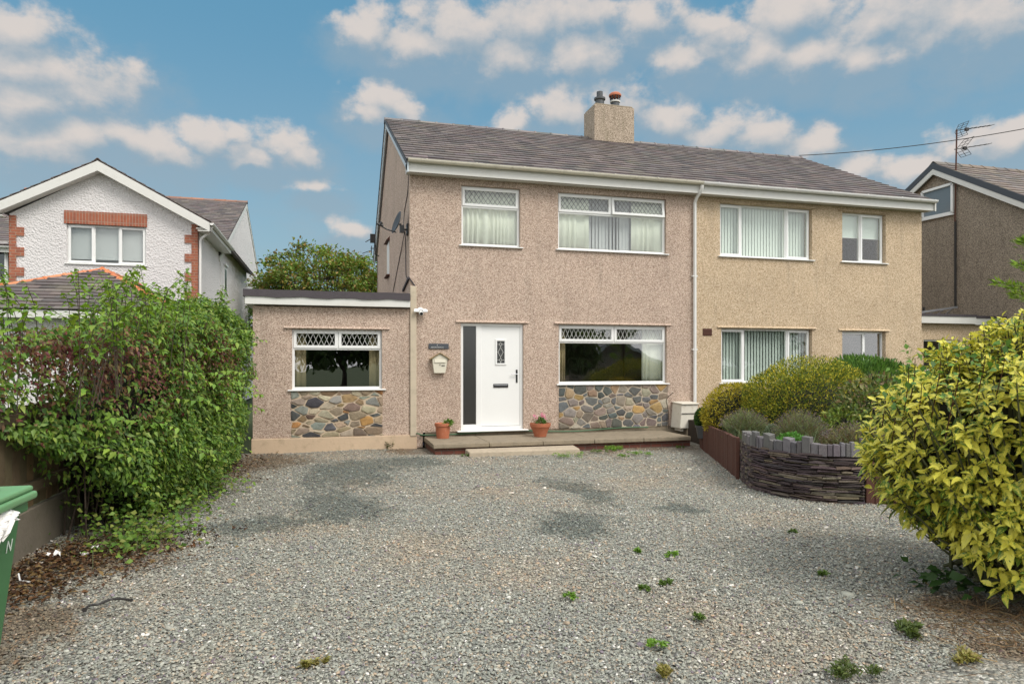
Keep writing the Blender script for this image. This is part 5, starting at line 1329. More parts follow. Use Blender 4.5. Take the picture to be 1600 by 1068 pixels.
lavender(1330, 8.6, .85, .40, 2000, 'browning lavender clump leaning over the right end of the coping', 73, .6, .12)
c = place(1207, 665, 9.6); mound('santolina', 'small silvery grey clump between two lavenders', 'plant', (c.x, c.y, .52), (.13, .13, .20), 900, .05, .25, [(.20,.25,.17), (.15,.20,.12)], .44, 75, up=1.2, core=.4)
c = place(1236, 680, 8.75); mound('green_groundcover', 'low bright green plant peeping over the slate coping', 'plant', (c.x, c.y, .55), (.20, .12, .14), 700, .05, .5, [(.08,.22,.04), (.11,.27,.05)], .44, 76, mat='leaf', core=.4)

# ------------------------------------------------------------------ spotted laurel on the right
def aucuba_mat():
    m, T, b = newmat('yellow speckled laurel leaf'); P = pos(T)
    A = T.node('ShaderNodeAttribute', attribute_name='luv').outputs['Color']; C_ = T.node('ShaderNodeAttribute', attribute_name='Col').outputs['Color']
    s, e, k = T.sep(A)
    n = T.noise(P, 38, 5, .7); sp = T.voro(P, 120).outputs['Distance']
    mid = T.step(e, .75, .05)                                       # the yellow runs along the middle of the leaf
    f = T.math('ADD', T.math('ADD', T.math('MULTIPLY', n, 1.35), T.math('MULTIPLY', mid, .22)), T.math('MULTIPLY', T.math('SUBTRACT', k, .5), .55))
    yel = T.step(f, .63, .93); spots = T.math('MULTIPLY', T.step(sp, .34, .20), T.step(T.noise(P, 40, 2, .5), .38, .55))
    yel = T.math('MAXIMUM', yel, T.math('MULTIPLY', spots, .9))
    col = T.mix(yel, C_, T.mix(T.noise(P, 60, 3, .6), (.74, .67, .05), (.80, .74, .15)))
    brown = T.math('MULTIPLY', T.step(T.noise(P, 17, 5, .75), .64, .72), T.step(k, .25, .7))
    col = T.mix(T.math('MULTIPLY', brown, .7), col, (.16, .075, .02))
    vein = T.step(e, .07, .02); col = T.mix(T.math('MULTIPLY', vein, .4), col, (.40, .42, .12))
    T.put(b.inputs['Base Color'], col); b.inputs['Roughness'].default_value = .36; b.inputs['Specular IOR Level'].default_value = .45
    T.put(b.inputs['Normal'], T.bump(n, .25, .01))
    tr = T.node('ShaderNodeBsdfTranslucent'); mx = T.node('ShaderNodeMixShader'); T.put(tr.inputs[0], col); mx.inputs[0].default_value = .30
    T.l.new(b.outputs[0], mx.inputs[1]); T.l.new(tr.outputs[0], mx.inputs[2]); T.l.new(mx.outputs[0], T.n['Material Output'].inputs[0])
    return m
M['aucuba'] = aucuba_mat()
def bigleaf(P, A, N, L, W, col, k, r):
    n = len(P); A = unit(A); S = unit(np.cross(A, N)); N = np.cross(S, A)
    st = np.array([0, .10, .30, .52, .74, .90, 1.]); wd = np.array([.05, .30, .85, 1., .68, .30, .0])
    rows = len(st); V = np.empty((n, rows, 3, 3)); U = np.empty((n, rows, 3, 3)); cur = r.uniform(.12, .55, n); wav = r.uniform(-.08, .08, (n, rows))
    for i in range(rows):
        c = P+A*(L*st[i])[:, None]-N*0; c = c+np.array([0, 0, -1.])*(cur*L*st[i]**2*.8)[:, None]
        for j, q in enumerate((-1, 0, 1)):
            V[:, i, j] = c+S*(q*W*.5*wd[i])[:, None]+N*((abs(q)*W*.5*wd[i]*.34)+(wav[:, i]*W*abs(q)))[:, None]
            U[:, i, j] = np.c_[np.full(n, st[i]), np.full(n, abs(q)*1.), k]
    F = np.array([[i*3+j, i*3+j+1, i*3+j+4, i*3+j+3] for i in range(rows-1) for j in range(2)])
    F = (F[None]+(np.arange(n)*rows*3)[:, None, None]).reshape(-1, 4)
    return V.reshape(-1, 3), F, np.repeat(col, rows*3, 0), U.reshape(-1, 3)
def aucuba():
    base = atD(1607, 568, 4.75); c = (base.x, base.y, .98); r = np.random.default_rng(12)
    o = thing('spotted_laurel', 'big yellow speckled laurel shrub on the right of the drive', 'shrub', (c[0], c[1], 0))
    R3 = np.array([1.06, 1.06, 1.00]); Ps, As, Ns, Ls, Ks, Cs = [], [], [], [], [], []
    st = MB(); d = unit(r.normal(size=(2900, 3))); d = d[(d[:, 2] > -.84)]
    f = 1+.20*lump(d, 3.4, 90)+.10*lump(d, 8, 91)
    for i in range(len(d)):
        inner = r.random() < .42; q = f[i]*(r.uniform(.62, .85) if inner else r.uniform(.88, 1.04)); tip = np.array(c)+d[i]*R3*q
        if tip[2] < .17: continue
        n_out = unit(d[i]/R3); ax = unit(n_out*.75+np.array([0, 0, .55])+r.normal(0, .22, 3))
        root = np.array([c[0]+r.normal(0, .15), c[1]+r.normal(0, .15), .1]); mid = root*.35+tip*.65-np.array([0, 0, .1])
        if i % 2 == 0: st.tube([root, mid, tip], [.014, .009, .004], 5, False)
        m = r.integers(5, 9); ph = r.uniform(0, 6.28); kb = np.clip(r.normal(.75, .22), 0, 1)
        for j in range(m):                       # a whorl: leaves spread about the shoot, older ones lower and droopier
            a = ph+j*2.4; u = unit(np.cross(ax, [.3, .2, 1])); w = np.cross(ax, u); lay = j/m
            dirn = unit(u*math.cos(a)+w*math.sin(a)+ax*(.85-.95*lay)+np.array([0, 0, -.15*lay])+n_out*.25)
            Ps.append(tip-ax*(.11*lay)); As.append(dirn); Ns.append(unit(ax*.8+np.array([0, 0, .8])+n_out*.35-dirn*.2)); Ls.append(r.uniform(.058, .118)*(.72+.4*lay)); Ks.append(np.clip(kb+r.normal(0, .16)-.12*lay, 0, 1))
    Ps, As, Ns, Ls, Ks = map(np.array, (Ps, As, Ns, Ls, Ks)); n = len(Ps)
    V, F, C_, U = bigleaf(Ps, As, Ns, Ls, Ls*r.uniform(.40, .54, n), pick([(.08,.17,.022), (.11,.21,.028), (.06,.13,.02), (.17,.27,.035)], n, .2, r), Ks, r)
    np_mesh('leaves', V, F, 4, M['aucuba'], o, C_, True, U)
    st.build('stems', M['twig'], o)
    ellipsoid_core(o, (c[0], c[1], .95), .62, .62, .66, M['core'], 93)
    # thin green climber with lobed leaves threading the top left of the shrub
    o2 = thing('bramble_climber', 'plain green climbing bramble threaded through the top of the yellow speckled shrub', 'climber', (c[0]-.6, c[1], 1.3)); sets = []; s2 = MB()
    for px, py, d_ in ((1385, 590, 4.6), (1420, 575, 4.3), (1440, 600, 4.2), (1470, 560, 4.2), (1500, 570, 4.1), (1540, 555, 4.0), (1400, 625, 4.5), (1430, 560, 4.4), (1570, 560, 4.0), (1490, 610, 4.05)):
        p = np.array(place(px, py, d_)); n = 14; P = p+r.normal(0, .055, (n, 3)); L = r.uniform(.03, .055, n)
        sets.append(leafset(P, r.normal(0, 1, (n, 3))+[-.3, 0, -.2], unit(r.normal(0, .5, (n, 3))+[0, -.5, 1]), L, L*.7, pick([(.08,.18,.03), (.11,.22,.035), (.06,.14,.025)], n, .2, r), .3, .15, r))
        s2.tube([p+np.array([.25, .3, -.4]), p+np.array([.1, .1, -.1]), p], [.004, .003, .002], 5, False)
    leafobj('leaves', sets, M['leaf'], o2); s2.build('stems', M['rust'], o2)
    for px, py, n, h in ((1440, 870, 120, .22), (1395, 880, 90, .14), (1530, 900, 160, .25), (1590, 880, 140, .3)):
        pass
    o3 = thing('shade_seedlings', 'dark green broad seedlings in the shade under the yellow speckled shrub', 'plant', tuple(onZ(1470, 900))); sets = []
    for px, py, n, h in ((1478, 925, 50, .16), (1560, 925, 60, .20)):
        p = onZ(px, py); P = np.c_[r.normal(p.x, .10, n), r.normal(p.y, .10, n), r.uniform(.02, h, n)]; L = r.uniform(.06, .12, n)
        sets.append(leafset(P, r.normal(0, 1, (n, 3))*[1, 1, .4], unit(r.normal(0, .4, (n, 3))+[0, -.3, 1]), L, L*.7, pick([(.03,.07,.015), (.04,.09,.02)], n, .2, r), .25, .2, r))
    leafobj('leaves', sets, M['leaf'], o3)
    # dry grass and litter on the ground below
    n = 800; p = onZ(1590, 972); P = np.c_[r.normal(p.x, .42, n), r.normal(p.y, .26, n), np.full(n, .01)]; a = r.uniform(0, 6.28, n); L = r.uniform(.05, .20, n)
    T_ = P+np.c_[np.cos(a)*L, np.sin(a)*L, np.abs(r.normal(0, .035, n))]
    V = blades(P, T_, r.uniform(.001, .0025, n), .1, pick([(.22,.14,.07), (.15,.09,.045), (.30,.21,.11), (.10,.06,.03)], n, .25, r), r)
    tag(leafobj('dry_grass_litter', [V], M['stalk'], None), 'dry brown grass and litter under the yellow speckled shrub', 'litter', kind='stuff')
aucuba()
def litter():
    r = np.random.default_rng(17); n = 4200; Ps = []
    for px, py, sx, sy, k in ((60, 890, .34, .30, 1500), (160, 862, .34, .25, 1200), (10, 930, .25, .22, 700), (250, 840, .3, .3, 500), (360, 730, .25, .9, 700)):
        c = onZ(px, py); Ps.append(np.c_[r.normal(c.x, sx, k), r.normal(c.y, sy, k), r.uniform(.006, .03, k)])
    P = np.concatenate(Ps); P = P[P[:, 0] > FX+.06]; n = len(P); L = r.uniform(.02, .06, n)
    V = leafset(P, r.normal(0, 1, (n, 3))*[1, 1, .25], unit(r.normal(0, .45, (n, 3))+[0, 0, 1]), L, L*.55, pick([(.10,.048,.022), (.065,.035,.02), (.14,.075,.035), (.04,.025,.016), (.18,.12,.05)], n, .3, r), .5, .0, r)
    tag(leafobj('leaf_litter', [V], M['stalk'], None), 'brown dead leaves strewn along the foot of the fence', 'litter', kind='stuff')
litter()

# ------------------------------------------------------------------ weeds in the gravel
WEEDS = [(607, 700, .17, .20, 'dark', 'dandelion rosette at the foot of the extension plinth'), (735, 713, .20, .07, 'green', 'small weed at the left end of the concrete step'),
 (790, 711, .20, .10, 'green', 'leafy weed in front of the middle of the concrete step'), (885, 713, .50, .08, 'bright', 'long low strip of bright weed at the right end of the step'),
 (930, 706, .25, .06, 'green', 'small round weed just right of the step'), (955, 703, .32, .11, 'bright', 'bright tufted weed against the brick base of the terrace'),
 (970, 714, .20, .07, 'bright', 'small bright weed in the gravel before the terrace'), (1004, 710, .36, .07, 'bright', 'flat bright weed near the middle of the brick base'),
 (1063, 700, .12, .07, 'green', 'tiny weed at the brick base near the white box'), (894, 932, .13, .05, 'bright', 'lone bright green weed in the middle of the drive'),
 (1041, 914, .14, .06, 'green', 'weed tuft with yellow flecks right of the lone bright one'), (1009, 921, .10, .04, 'green', 'small dull weed beside the tuft with yellow flecks'),
 (1052, 869, .16, .05, 'bright', 'flat bright weed further up the drive'), (997, 862, .09, .04, 'bright', 'tiny bright weed left of the flat one up the drive'),
 (1018, 1010, .15, .05, 'bright', 'bright cushion weed near the bottom of the drive'), (1090, 965, .13, .04, 'green', 'thin sprawling weed between the cushion weed and the yellow speckled shrub'),
 (1410, 990, .24, .08, 'dark', 'dark sprawling dock weed in front of the yellow speckled shrub'), (1332, 1052, .30, .09, 'dark', 'large dull grass tuft at the bottom edge of the drive'),
 (1238, 833, .12, .06, 'green', 'small weed before the slate wall'), (486, 1040, .10, .07, 'yellow', 'yellowing sprig alone on the lower left of the drive'),
 (1043, 1058, .16, .08, 'yellow', 'dry yellowish tuft at the bottom edge below the cushion weed'), (1290, 900, .16, .05, 'green', 'sparse weed left of the yellow speckled shrub'),
 (1505, 1030, .20, .10, 'yellow', 'dry wispy grass tuft in the lower right corner')]
WC = {'dark': [(.09,.135,.03), (.12,.15,.045), (.07,.10,.03)], 'green': [(.09,.16,.03), (.12,.19,.04)], 'bright': [(.14,.27,.035), (.18,.32,.045)], 'yellow': [(.25,.24,.06), (.30,.25,.09)]}
for k, (px, py, w, h, kind_, lab) in enumerate(WEEDS):
    w *= (.72 if py > 800 else 1.); h *= (.85 if py > 800 else 1.3); p = onZ(px, py); o = thing('weed', lab, 'weed', (p.x, p.y, 0), 'weeds in the gravel'); r = np.random.default_rng(200+k); n = int(90+w*700)
    kc = 3+int(w*14); cc = np.c_[r.normal(p.x, w*.30, kc), r.normal(p.y, w*.22, kc)]; ci = r.integers(0, kc, n)
    P = np.c_[cc[ci]+r.normal(0, w*.075, (n, 2)), r.uniform(.0, .012, n)]; sets = []; h *= .62
    if 'grass' in lab or 'tuft' in lab or 'sprig' in lab or 'dock' in lab:
        m = n; a = r.uniform(0, 6.28, m); s_ = r.uniform(.3, 1., m)*h; T_ = P+np.c_[np.cos(a)*s_*.8, np.sin(a)*s_*.8, s_*.8]
        sets.append(blades(P, T_, r.uniform(.0015, .004, m), .12, pick(WC[kind_], m, .25, r), r))
    P2 = P+np.c_[np.zeros(n), np.zeros(n), r.uniform(0, h*.7, n)]; L = r.uniform(.014, .036, n)*(1.6 if 'dandelion' in lab or 'dock' in lab else 1)
    sets.append(leafset(P2, np.c_[(P2[:, :2]-[p.x, p.y])/w*2+r.normal(0, .6, (n, 2)), r.uniform(-.1, .9, n)], unit(r.normal(0, .4, (n, 3))+[0, 0, 1]), L, L*.5, pick(WC[kind_], n, .25, r), .3, .1, r))
    leafobj('leaves', sets, M['leaf'], o)

# ------------------------------------------------------------------ trees
def limb(mb, a, b, r0, r1, r, sag=.1):
    m = (a+b)/2+Vector((r.normal(0, sag), r.normal(0, sag), r.normal(0, sag)))*(b-a).length*.6; mb.tube([a, m, b], [r0, (r0+r1)/2, r1], 7, False); return b
def tree(name, label, c, ht, crown, ncl, per, leafL, pal, seed, group=None, clump=.34, flat=.55, lw=.55):
    """crown: (z centre, rx, rz); clusters of leaves carried on limbs from a tapered trunk"""
    r = np.random.default_rng(seed); o = thing(name, label, 'tree', (c[0], c[1], 0), group); mb = MB()
    zc_, rx, rz = crown; fork = Vector((c[0], c[1], max(.6, zc_-rz*.75)))
    mb.tube([Vector((c[0], c[1], -.1)), Vector((c[0]+.05, c[1], fork.z*.5)), fork], [rx*.10, rx*.08, rx*.065], 10)
    ctr = []
    mains = []
    for k in range(9):
        a = 2*PI*k/9+r.normal(0, .2); e = r.uniform(.15, 1.2); t = Vector((c[0]+math.cos(a)*math.cos(e)*rx*.6, c[1]+math.sin(a)*math.cos(e)*rx*.6, zc_-rz*.25+math.sin(e)*rz*.75)); limb(mb, fork, t, rx*.035, rx*.014, r); mains.append(t)
    d = unit(r.normal(size=(ncl*2, 3))); d = d[d[:, 2] > -.55][:ncl]; f = 1+.2*lump(d, 3, seed)
    q = r.uniform(.55, 1., len(d))**.6; C_ = np.array([c[0], c[1], zc_])+d*np.array([rx, rx, rz])*(f*q)[:, None]
    Ps = []; cl = []
    for i, p in enumerate(C_):
        v = Vector(p); m = min(mains, key=lambda t: (t-v).length); limb(mb, m, v, rx*.010, rx*.004, r, .12)
        s = rx*clump*r.uniform(.6, 1.2)*.5; k = int(per*r.uniform(.6, 1.3)); Ps.append(p+r.normal(0, 1, (k, 3))*[s, s, s*flat]); cl.append(np.full(k, r.uniform(.72, 1.28)))
    P = np.concatenate(Ps); cl = np.concatenate(cl); n = len(P); L = r.uniform(.6, 1.3, n)*leafL
    col = pick(pal, n, .22, r)*cl[:, None]
    A = unit(P-np.array([c[0], c[1], zc_]))+r.normal(0, .8, (n, 3)); A[:, 2] -= .2
    leafobj('crown', [leafset(P, A, unit(r.normal(0, .6, (n, 3))+[0, 0, 1]), L, L*lw, col, .2, .1, r)], M['leaf'], o); mb.build('trunk', M['bark'], o)
    return o
tc = atD(505, 500, 27.5)
tree('broadleaf_tree', 'broad green tree with russet tints rising behind the flat extension roof', (tc.x, tc.y), 7, (4.1, 2.55, 2.15), 170, 150, .15, [(.13,.22,.035), (.10,.17,.03), (.17,.26,.045), (.20,.22,.05), (.25,.17,.05)], 31, clump=.24, flat=.5)
tc = atD(418, 500, 31); tree('broadleaf_tree', 'dark low tree just showing at the eave of the white house', (tc.x+.2, tc.y), 5, (3.6, 1.3, 1.5), 60, 110, .15, [(.07,.13,.03), (.09,.16,.035)], 32)
tc = atD(575, 480, 22); mound('yellow_shrub', 'yellow autumn shrub peeping over the extension roof beside the gable', 'shrub', (tc.x, tc.y, 2.4), (.9, .6, 1.05), 1500, .12, .6, [(.45,.30,.03), (.30,.24,.04), (.12,.16,.03)], .0, 78, mat='leaf', core=.4, depth=.2)
def conifer():
    b = atD(1700, 568, 8.4); r = np.random.default_rng(41); o = thing('conifer', 'bright green conifer branches reaching in at the right edge', 'tree', (b.x, b.y, 0)); mb = MB()
    mb.tube([(b.x, b.y, 0), (b.x, b.y, 2.4), (b.x, b.y, 4.2)], [.11, .07, .02], 10); tips = [atD(1557, 441, 8.0), atD(1590, 411, 8.2), atD(1585, 458, 8.0), atD(1596, 376, 8.4)]
    for k in range(46):
        z = r.uniform(.5, 4.0); a = r.uniform(0, 6.28); L = (4.5-z)*.21
        t = Vector((b.x+math.cos(a)*L, b.y+math.sin(a)*L, z+.2))
        if t.x-b.x < -.45*L and z > 1.2: continue
        tips.append(t)
    sets = []
    for t in tips:
        s = Vector((b.x, b.y, t.z-.25)); mb.tube([s, (s+t)/2+Vector((0, 0, .05)), t], [.02, .012, .004], 6, False)
        n = 330; q = r.random(n)**.8*.75+.25; P = np.array(s)+(np.array(t)-np.array(s))*q[:, None]; off = r.normal(0, 1, (n, 3))*[.085, .085, .04]*(1.15-q)[:, None]*1.5; P = P+off
        A = unit(np.array(t)-np.array(s))+unit(off)*.6+r.normal(0, .25, (n, 3))+[0, 0, .2]; L = r.uniform(.05, .10, n)
        sets.append(leafset(P, A, r.normal(0, 1, (n, 3)), L, L*.20, pick([(.16,.27,.03), (.22,.34,.04), (.10,.19,.025), (.28,.38,.06)], n, .2, r), .3, 0, r))
    leafobj('foliage', sets, M['needle'], o); mb.build('trunk', M['bark'], o)
conifer()
# ================================================================== small things
# ---- green wheeled bin at the left edge
def wheelie():
    o = thing('wheeled_bin', 'green wheeled bin with white painted letter at the left edge', 'bin', (-1.6, -9.7, 0))
    xo, ya, yb = -1.325, -9.98, -9.40; W = .52
    zt = .98
    p = [(xo-W+.06, ya+.11, .09), (xo-.075, ya+.11, .09), (xo-.075, yb-.11, .09), (xo-W+.06, yb-.11, .09), (xo-W, ya, zt), (xo, ya, zt), (xo, yb, zt), (xo-W, yb, zt)]
    b = MB(); b.hexa(p); body = b.build('body', M['bin'], o, bevel=.03, seg=3)
    r = MB(); r.box(xo-W-.012, xo+.014, ya-.014, yb+.014, zt-.05, zt-.004); r.build('rim', M['bin'], body, bevel=.01, seg=2)
    l = MB(); l.box(xo-W-.03, xo+.035, ya-.05, yb+.06, zt, zt+.035); l.box(xo-W-.02, xo+.022, ya-.04, yb+.048, zt+.0352, zt+.062)
    lid = l.build('lid', M['binlid'], o, bevel=.012, seg=3)
    h = MB(); h.hexa([(xo-W+.02, ya+.02, zt+.0622), (xo-.05, ya+.02, zt+.0622), (xo-.05, yb-.06, zt+.0622), (xo-W+.02, yb-.06, zt+.0622), (xo-W+.05, ya+.05, zt+.108), (xo-.075, ya+.05, zt+.108), (xo-.075, yb-.10, zt+.10), (xo-W+.05, yb-.10, zt+.10)])
    h.build('lid_hump', M['binlid'], lid, bevel=.018, seg=3)
    for y in (ya+.12, yb-.12):
        k = MB(); k.tube([(xo-W-.06, y-.03, .10), (xo-W-.06, y+.03, .10)], .10, 20); k.build('wheel', M['black'], o, smooth=50)
    # painted letters, standing on the tapered side
    cu = bpy.data.curves.new('bin_letters', 'FONT'); cu.body = 'N'; cu.size = .075; cu.extrude = .001; cu.shear = .2
    t = bpy.data.objects.new('bin_letters', cu); COL.objects.link(t); bpy.context.view_layer.update()
    me = bpy.data.meshes.new_from_object(t.evaluated_get(bpy.context.evaluated_depsgraph_get())); bpy.data.objects.remove(t)
    tgt = onX(5, 862, -1.36); tilt = math.atan(.075/.89); xs = xo-(zt-tgt.z)*.075/.89
    ob = bpy.data.objects.new('painted_letter', me); COL.objects.link(ob); me.materials.append(M['marker']); ob.parent = o
    ob.matrix_local = Matrix.Translation(Vector((xs+.003, tgt.y-.035, tgt.z))-Vector(o.location)) @ Matrix.Rotation(tilt, 4, 'Y') @ Matrix.Rotation(R(90), 4, 'Z') @ Matrix.Rotation(R(90), 4, 'X')
    # paper caught under the lid
    q = thing('paper_bag', 'crumpled white paper hanging out from under the green bin lid', 'paper', (xo, -9.75, .9)); m = MB(); n = 12
    A = onX(21, 803, xo+.02); yr = A.y; vs = []
    r = random.Random(4)
    for j in range(n+1):
        for i in range(n+1):
            y = ya+.05+(yr-ya-.05)*i/n; lim = .03+.12*(1-(i/n)**2)+.02*math.sin(i*1.7)
            z = zt-.005-lim*j/n; x = xo+.016+.022*math.sin(j/n*2)+.010*math.sin(i*1.9+j*.8)+r.uniform(-.004, .004)-(zt-z)*.05
            vs.append((x, y, z))
    fs = [(j*(n+1)+i, j*(n+1)+i+1, (j+1)*(n+1)+i+1, (j+1)*(n+1)+i) for j in range(n) for i in range(n)]
    m.add(vs, fs); s = m.build('sheet', M['bag'], q); k = s.modifiers.new('thick', 'SOLIDIFY'); k.thickness = .002
wheelie()

# ---- fittings on the front of the pink house
def text_mesh(body, size, loc, parent, mat, name, ext=.001, align='CENTER'):
    cu = bpy.data.curves.new(name, 'FONT'); cu.body = body; cu.size = size; cu.extrude = ext; cu.align_x = align
    t = bpy.data.objects.new(name, cu); COL.objects.link(t); bpy.context.view_layer.update()
    me = bpy.data.meshes.new_from_object(t.evaluated_get(bpy.context.evaluated_depsgraph_get())); bpy.data.objects.remove(t)
    ob = bpy.data.objects.new(name, me); COL.objects.link(ob); me.materials.append(mat); ob.parent = parent
    ob.location = Vector(loc)-Vector(parent.location); ob.rotation_euler = (R(90), 0, 0); return ob
a, b = onY(669.5, 536.5), onY(701, 545)
pl = thing('name_plate', 'small dark slate name plate above the letterbox on the pink wall', 'sign', ((a.x+b.x)/2, -.02, (a.z+b.z)/2))
q = MB(); q.box(a.x, b.x, -.022, -.004, b.z, a.z); q.build('slate', M['verge'], pl, bevel=.004)
xm = a.x+(b.x-a.x)*.42; hh = a.z-b.z
text_mesh('4', .040, (xm, -.0235, b.z+hh*.56), pl, M['leadwhite'], 'lettering'); text_mesh('AFON ROCH', .042, (xm, -.0235, b.z+hh*.16), pl, M['leadwhite'], 'lettering')
# post box with a little gabled roof
a, b = onY(674, 560), onY(698, 582.5); cx_ = (a.x+b.x)/2; w = (b.x-a.x)/2; zt, zb_ = a.z, b.z; top_ = onY(686, 551.5).z
pb = thing('post_box', 'cream house shaped post box with gabled lid on the pink wall', 'post box', (cx_, -.05, zb_))
q = MB(); D = -.115
q.hexa([(cx_-w*.72, D+.02, zb_), (cx_+w*.72, D+.02, zb_), (cx_+w*.72, -.003, zb_), (cx_-w*.72, -.003, zb_), (cx_-w, D, zt), (cx_+w, D, zt), (cx_+w, -.003, zt), (cx_-w, -.003, zt)])
q.prism([Vector((cx_-w, D, zt+.0005)), Vector((cx_+w, D, zt+.0005)), Vector((cx_, D, top_-.015))], (0, 0, 0), (0, -.003-D, 0)); body = q.build('body', M['cream_box'], pb, bevel=.004)
q = MB()
for s_ in (-1, 1): q.hexa([(cx_+s_*w*1.28, D-.03, zt-.018), (cx_, D-.03, top_-.008), (cx_, -.004, top_-.008), (cx_+s_*w*1.28, -.004, zt-.018), (cx_+s_*w*1.28, D-.03, zt-.006), (cx_, D-.03, top_+.006), (cx_, -.004, top_+.006), (cx_+s_*w*1.28, -.004, zt-.006)])
q.build('roof', M['brass'], pb)
q = MB(); q.hexa([(cx_-w*.72, D-.012, zt-.075), (cx_+w*.72, D-.012, zt-.075), (cx_+w*.72, D-.001, zt-.075), (cx_-w*.72, D-.001, zt-.075), (cx_-w*.72, D-.006, zt-.012), (cx_+w*.72, D-.006, zt-.012), (cx_+w*.72, D-.001, zt-.012), (cx_-w*.72, D-.001, zt-.012)]); q.build('flap', M['cream_box'], pb, bevel=.003)
q = MB(); q.tube([(cx_, D-.006, zt-.115), (cx_, D+.01, zt-.115)], .009, 10); q.build('lock', M['iron'], pb)
q = MB(); q.box(cx_+w*.2, cx_+w*.62, D-.002, D+.012, zt-.138, zt-.125); q.build('label_slot', M['iron'], pb)
# security camera with two flood lights
c = onY(656, 487); sc_ = thing('security_camera', 'white security camera with twin floodlights high on the wall corner', 'security camera', (c.x, -.05, c.z))
q = MB(); q.tube([(c.x, -.003, c.z+.03), (c.x, -.07, c.z+.03)], .055, 16); q.build('mount', M['upvc'], sc_, smooth=40)
for s_ in (-1, 1):
    q = MB(); q.tube([(c.x, -.06, c.z+.04), (c.x+s_*.06, -.10, c.z+.035)], .016, 8); x = c.x+s_*.085
    q.hexa([(x-.05, -.15, c.z-.015), (x+.05, -.15, c.z-.015), (x+.045, -.08, c.z-.02), (x-.045, -.08, c.z-.02), (x-.045, -.14, c.z+.04), (x+.045, -.14, c.z+.04), (x+.03, -.08, c.z+.055), (x-.03, -.08, c.z+.055)])
    q.build('floodlight', M['upvc'], sc_, bevel=.012, seg=2)
q = MB(); q.tube([(c.x+.01, -.05, c.z-.015), (c.x+.012, -.13, c.z-.045)], [.042, .038], 16); q.build('camera_body', M['upvc'], sc_, smooth=40)
q = MB(); q.tube([(c.x+.012, -.128, c.z-.044), (c.x+.013, -.138, c.z-.048)], .030, 16); q.build('lens', M['black'], sc_, smooth=40)
# satellite dish on the gable corner, facing left
dp = onX(628, 344, XL-.20); dp.y = max(dp.y, .25)
dish = thing('satellite_dish', 'dark satellite dish on the gable corner below the eaves', 'satellite dish', (XL, dp.y, dp.z))
n0 = Vector((-.93, -.18, .30)).normalized(); _, du, dv = basis(n0); du, dv = Vector((.19, -.98, 0)).normalized(), None; dv = n0.cross(du)
ctr = Vector((XL-.22, dp.y-.05, dp.z+.10)); q = MB(); vs, fs = [], []; nr, na = 6, 28
for i in range(nr+1):
    rr = i/nr
    for k in range(na):
        t = 2*PI*k/na; vs.append(ctr+du*(.205*rr*math.cos(t))+dv*(.225*rr*math.sin(t))+n0*(.05*rr*rr-.04))
fs = [(i*na+k, i*na+(k+1) % na, (i+1)*na+(k+1) % na, (i+1)*na+k) for i in range(nr) for k in range(na)]
q.add(vs, fs); dd = q.build('reflector', M['dish'], dish, smooth=True); s = dd.modifiers.new('thick', 'SOLIDIFY'); s.thickness = .008
lo = ctr-dv*.20 if dv.z > 0 else ctr+dv*.20
q = MB(); arm = lo+n0*.32+Vector((0, 0, .03)); q.tube([lo+Vector((.05, 0, 0)), lo+n0*.15, arm], .014, 8); q.build('arm', M['black'], dish, smooth=40)
q = MB(); q.tube([arm-n0*.02+Vector((0, 0, -.02)), arm-n0*.07+Vector((0, 0, .06))], [.022, .032], 10); q.tube([arm+n0*.03, arm-n0*.10+Vector((0, 0, .01))], .022, 8); q.build('receiver', M['black'], dish)
q = MB(); q.tube([(XL-.003, dp.y, dp.z-.02), (XL-.10, dp.y, dp.z-.02), ctr-n0*.06], .022, 8); q.box(XL-.03, XL-.003, dp.y-.08, dp.y+.08, dp.z-.12, dp.z+.09); q.box(XL-.16, XL-.08, dp.y-.06, dp.y+.05, dp.z-.08, dp.z+.06); q.build('bracket', M['black'], dish)
def cable(pts, r, label, name='cable', mat='black', cat='cable', group='cables on the gable'):
    m = MB(); p = catmull([Vector(x) for x in pts], 6); m.tube(p, r, 6); return tag(m.build(name, M[mat]), label, cat, group)
P1 = lambda px, py: onX(px, py, XL-.012)
cable([P1(638, 272), P1(637, 300), P1(632, 330), (XL-.09, dp.y, dp.z-.02)], .008, 'black cable looping down from the eaves to the satellite dish')
cable([(XL-.06, dp.y, dp.z-.05), P1(634, 390), P1(634.5, 430), (XL-.01, .02, onY(640, 436).z)], .008, 'black cable dropping from the satellite dish to the extension roof')
cable([(XL-.06, dp.y+.05, dp.z-.05), P1(627, 390), P1(620, 425), P1(614, 456)], .008, 'black cable slanting down the gable from the satellite dish')
# tv aerial at the rear corner of the gable
rp = onX(592, 398, XL-.1); ae = thing('tv_aerial', 'small tv aerial bracketed off the rear corner of the gable', 'aerial', (XL-.2, rp.y, rp.z))
m0 = Vector(onX(592, 400, XL-.1)); m1 = atD(587, 388, (m0-CAM).dot(Vector((SN, CS, 0)))); dpt = (m0-CAM).dot(Vector((SN, CS, 0))); m2 = atD(584, 369, dpt)
q = MB(); q.tube([m0, m0+Vector((-.1, 0, .05)), m1, m2], .02, 8); q.build('mast', M['iron'], ae)
q = MB(); q.tube([m2+Vector((.05, 0, 0)), atD(571, 378, dpt)], .012, 6); q.tube([m1+Vector((0, 0, .0)), atD(579, 388, dpt)], .012, 6); q.tube([atD(580.5, 384, dpt), atD(580.5, 396, dpt)], .012, 6); q.tube([atD(580, 391, dpt), atD(566, 396, dpt)], .010, 6)
a_ = atD(583.5, 367, dpt); q.box(a_.x-.09, a_.x+.06, a_.y-.05, a_.y+.05, a_.z-.22, a_.z+.02); q.build('elements', M['iron'], ae)
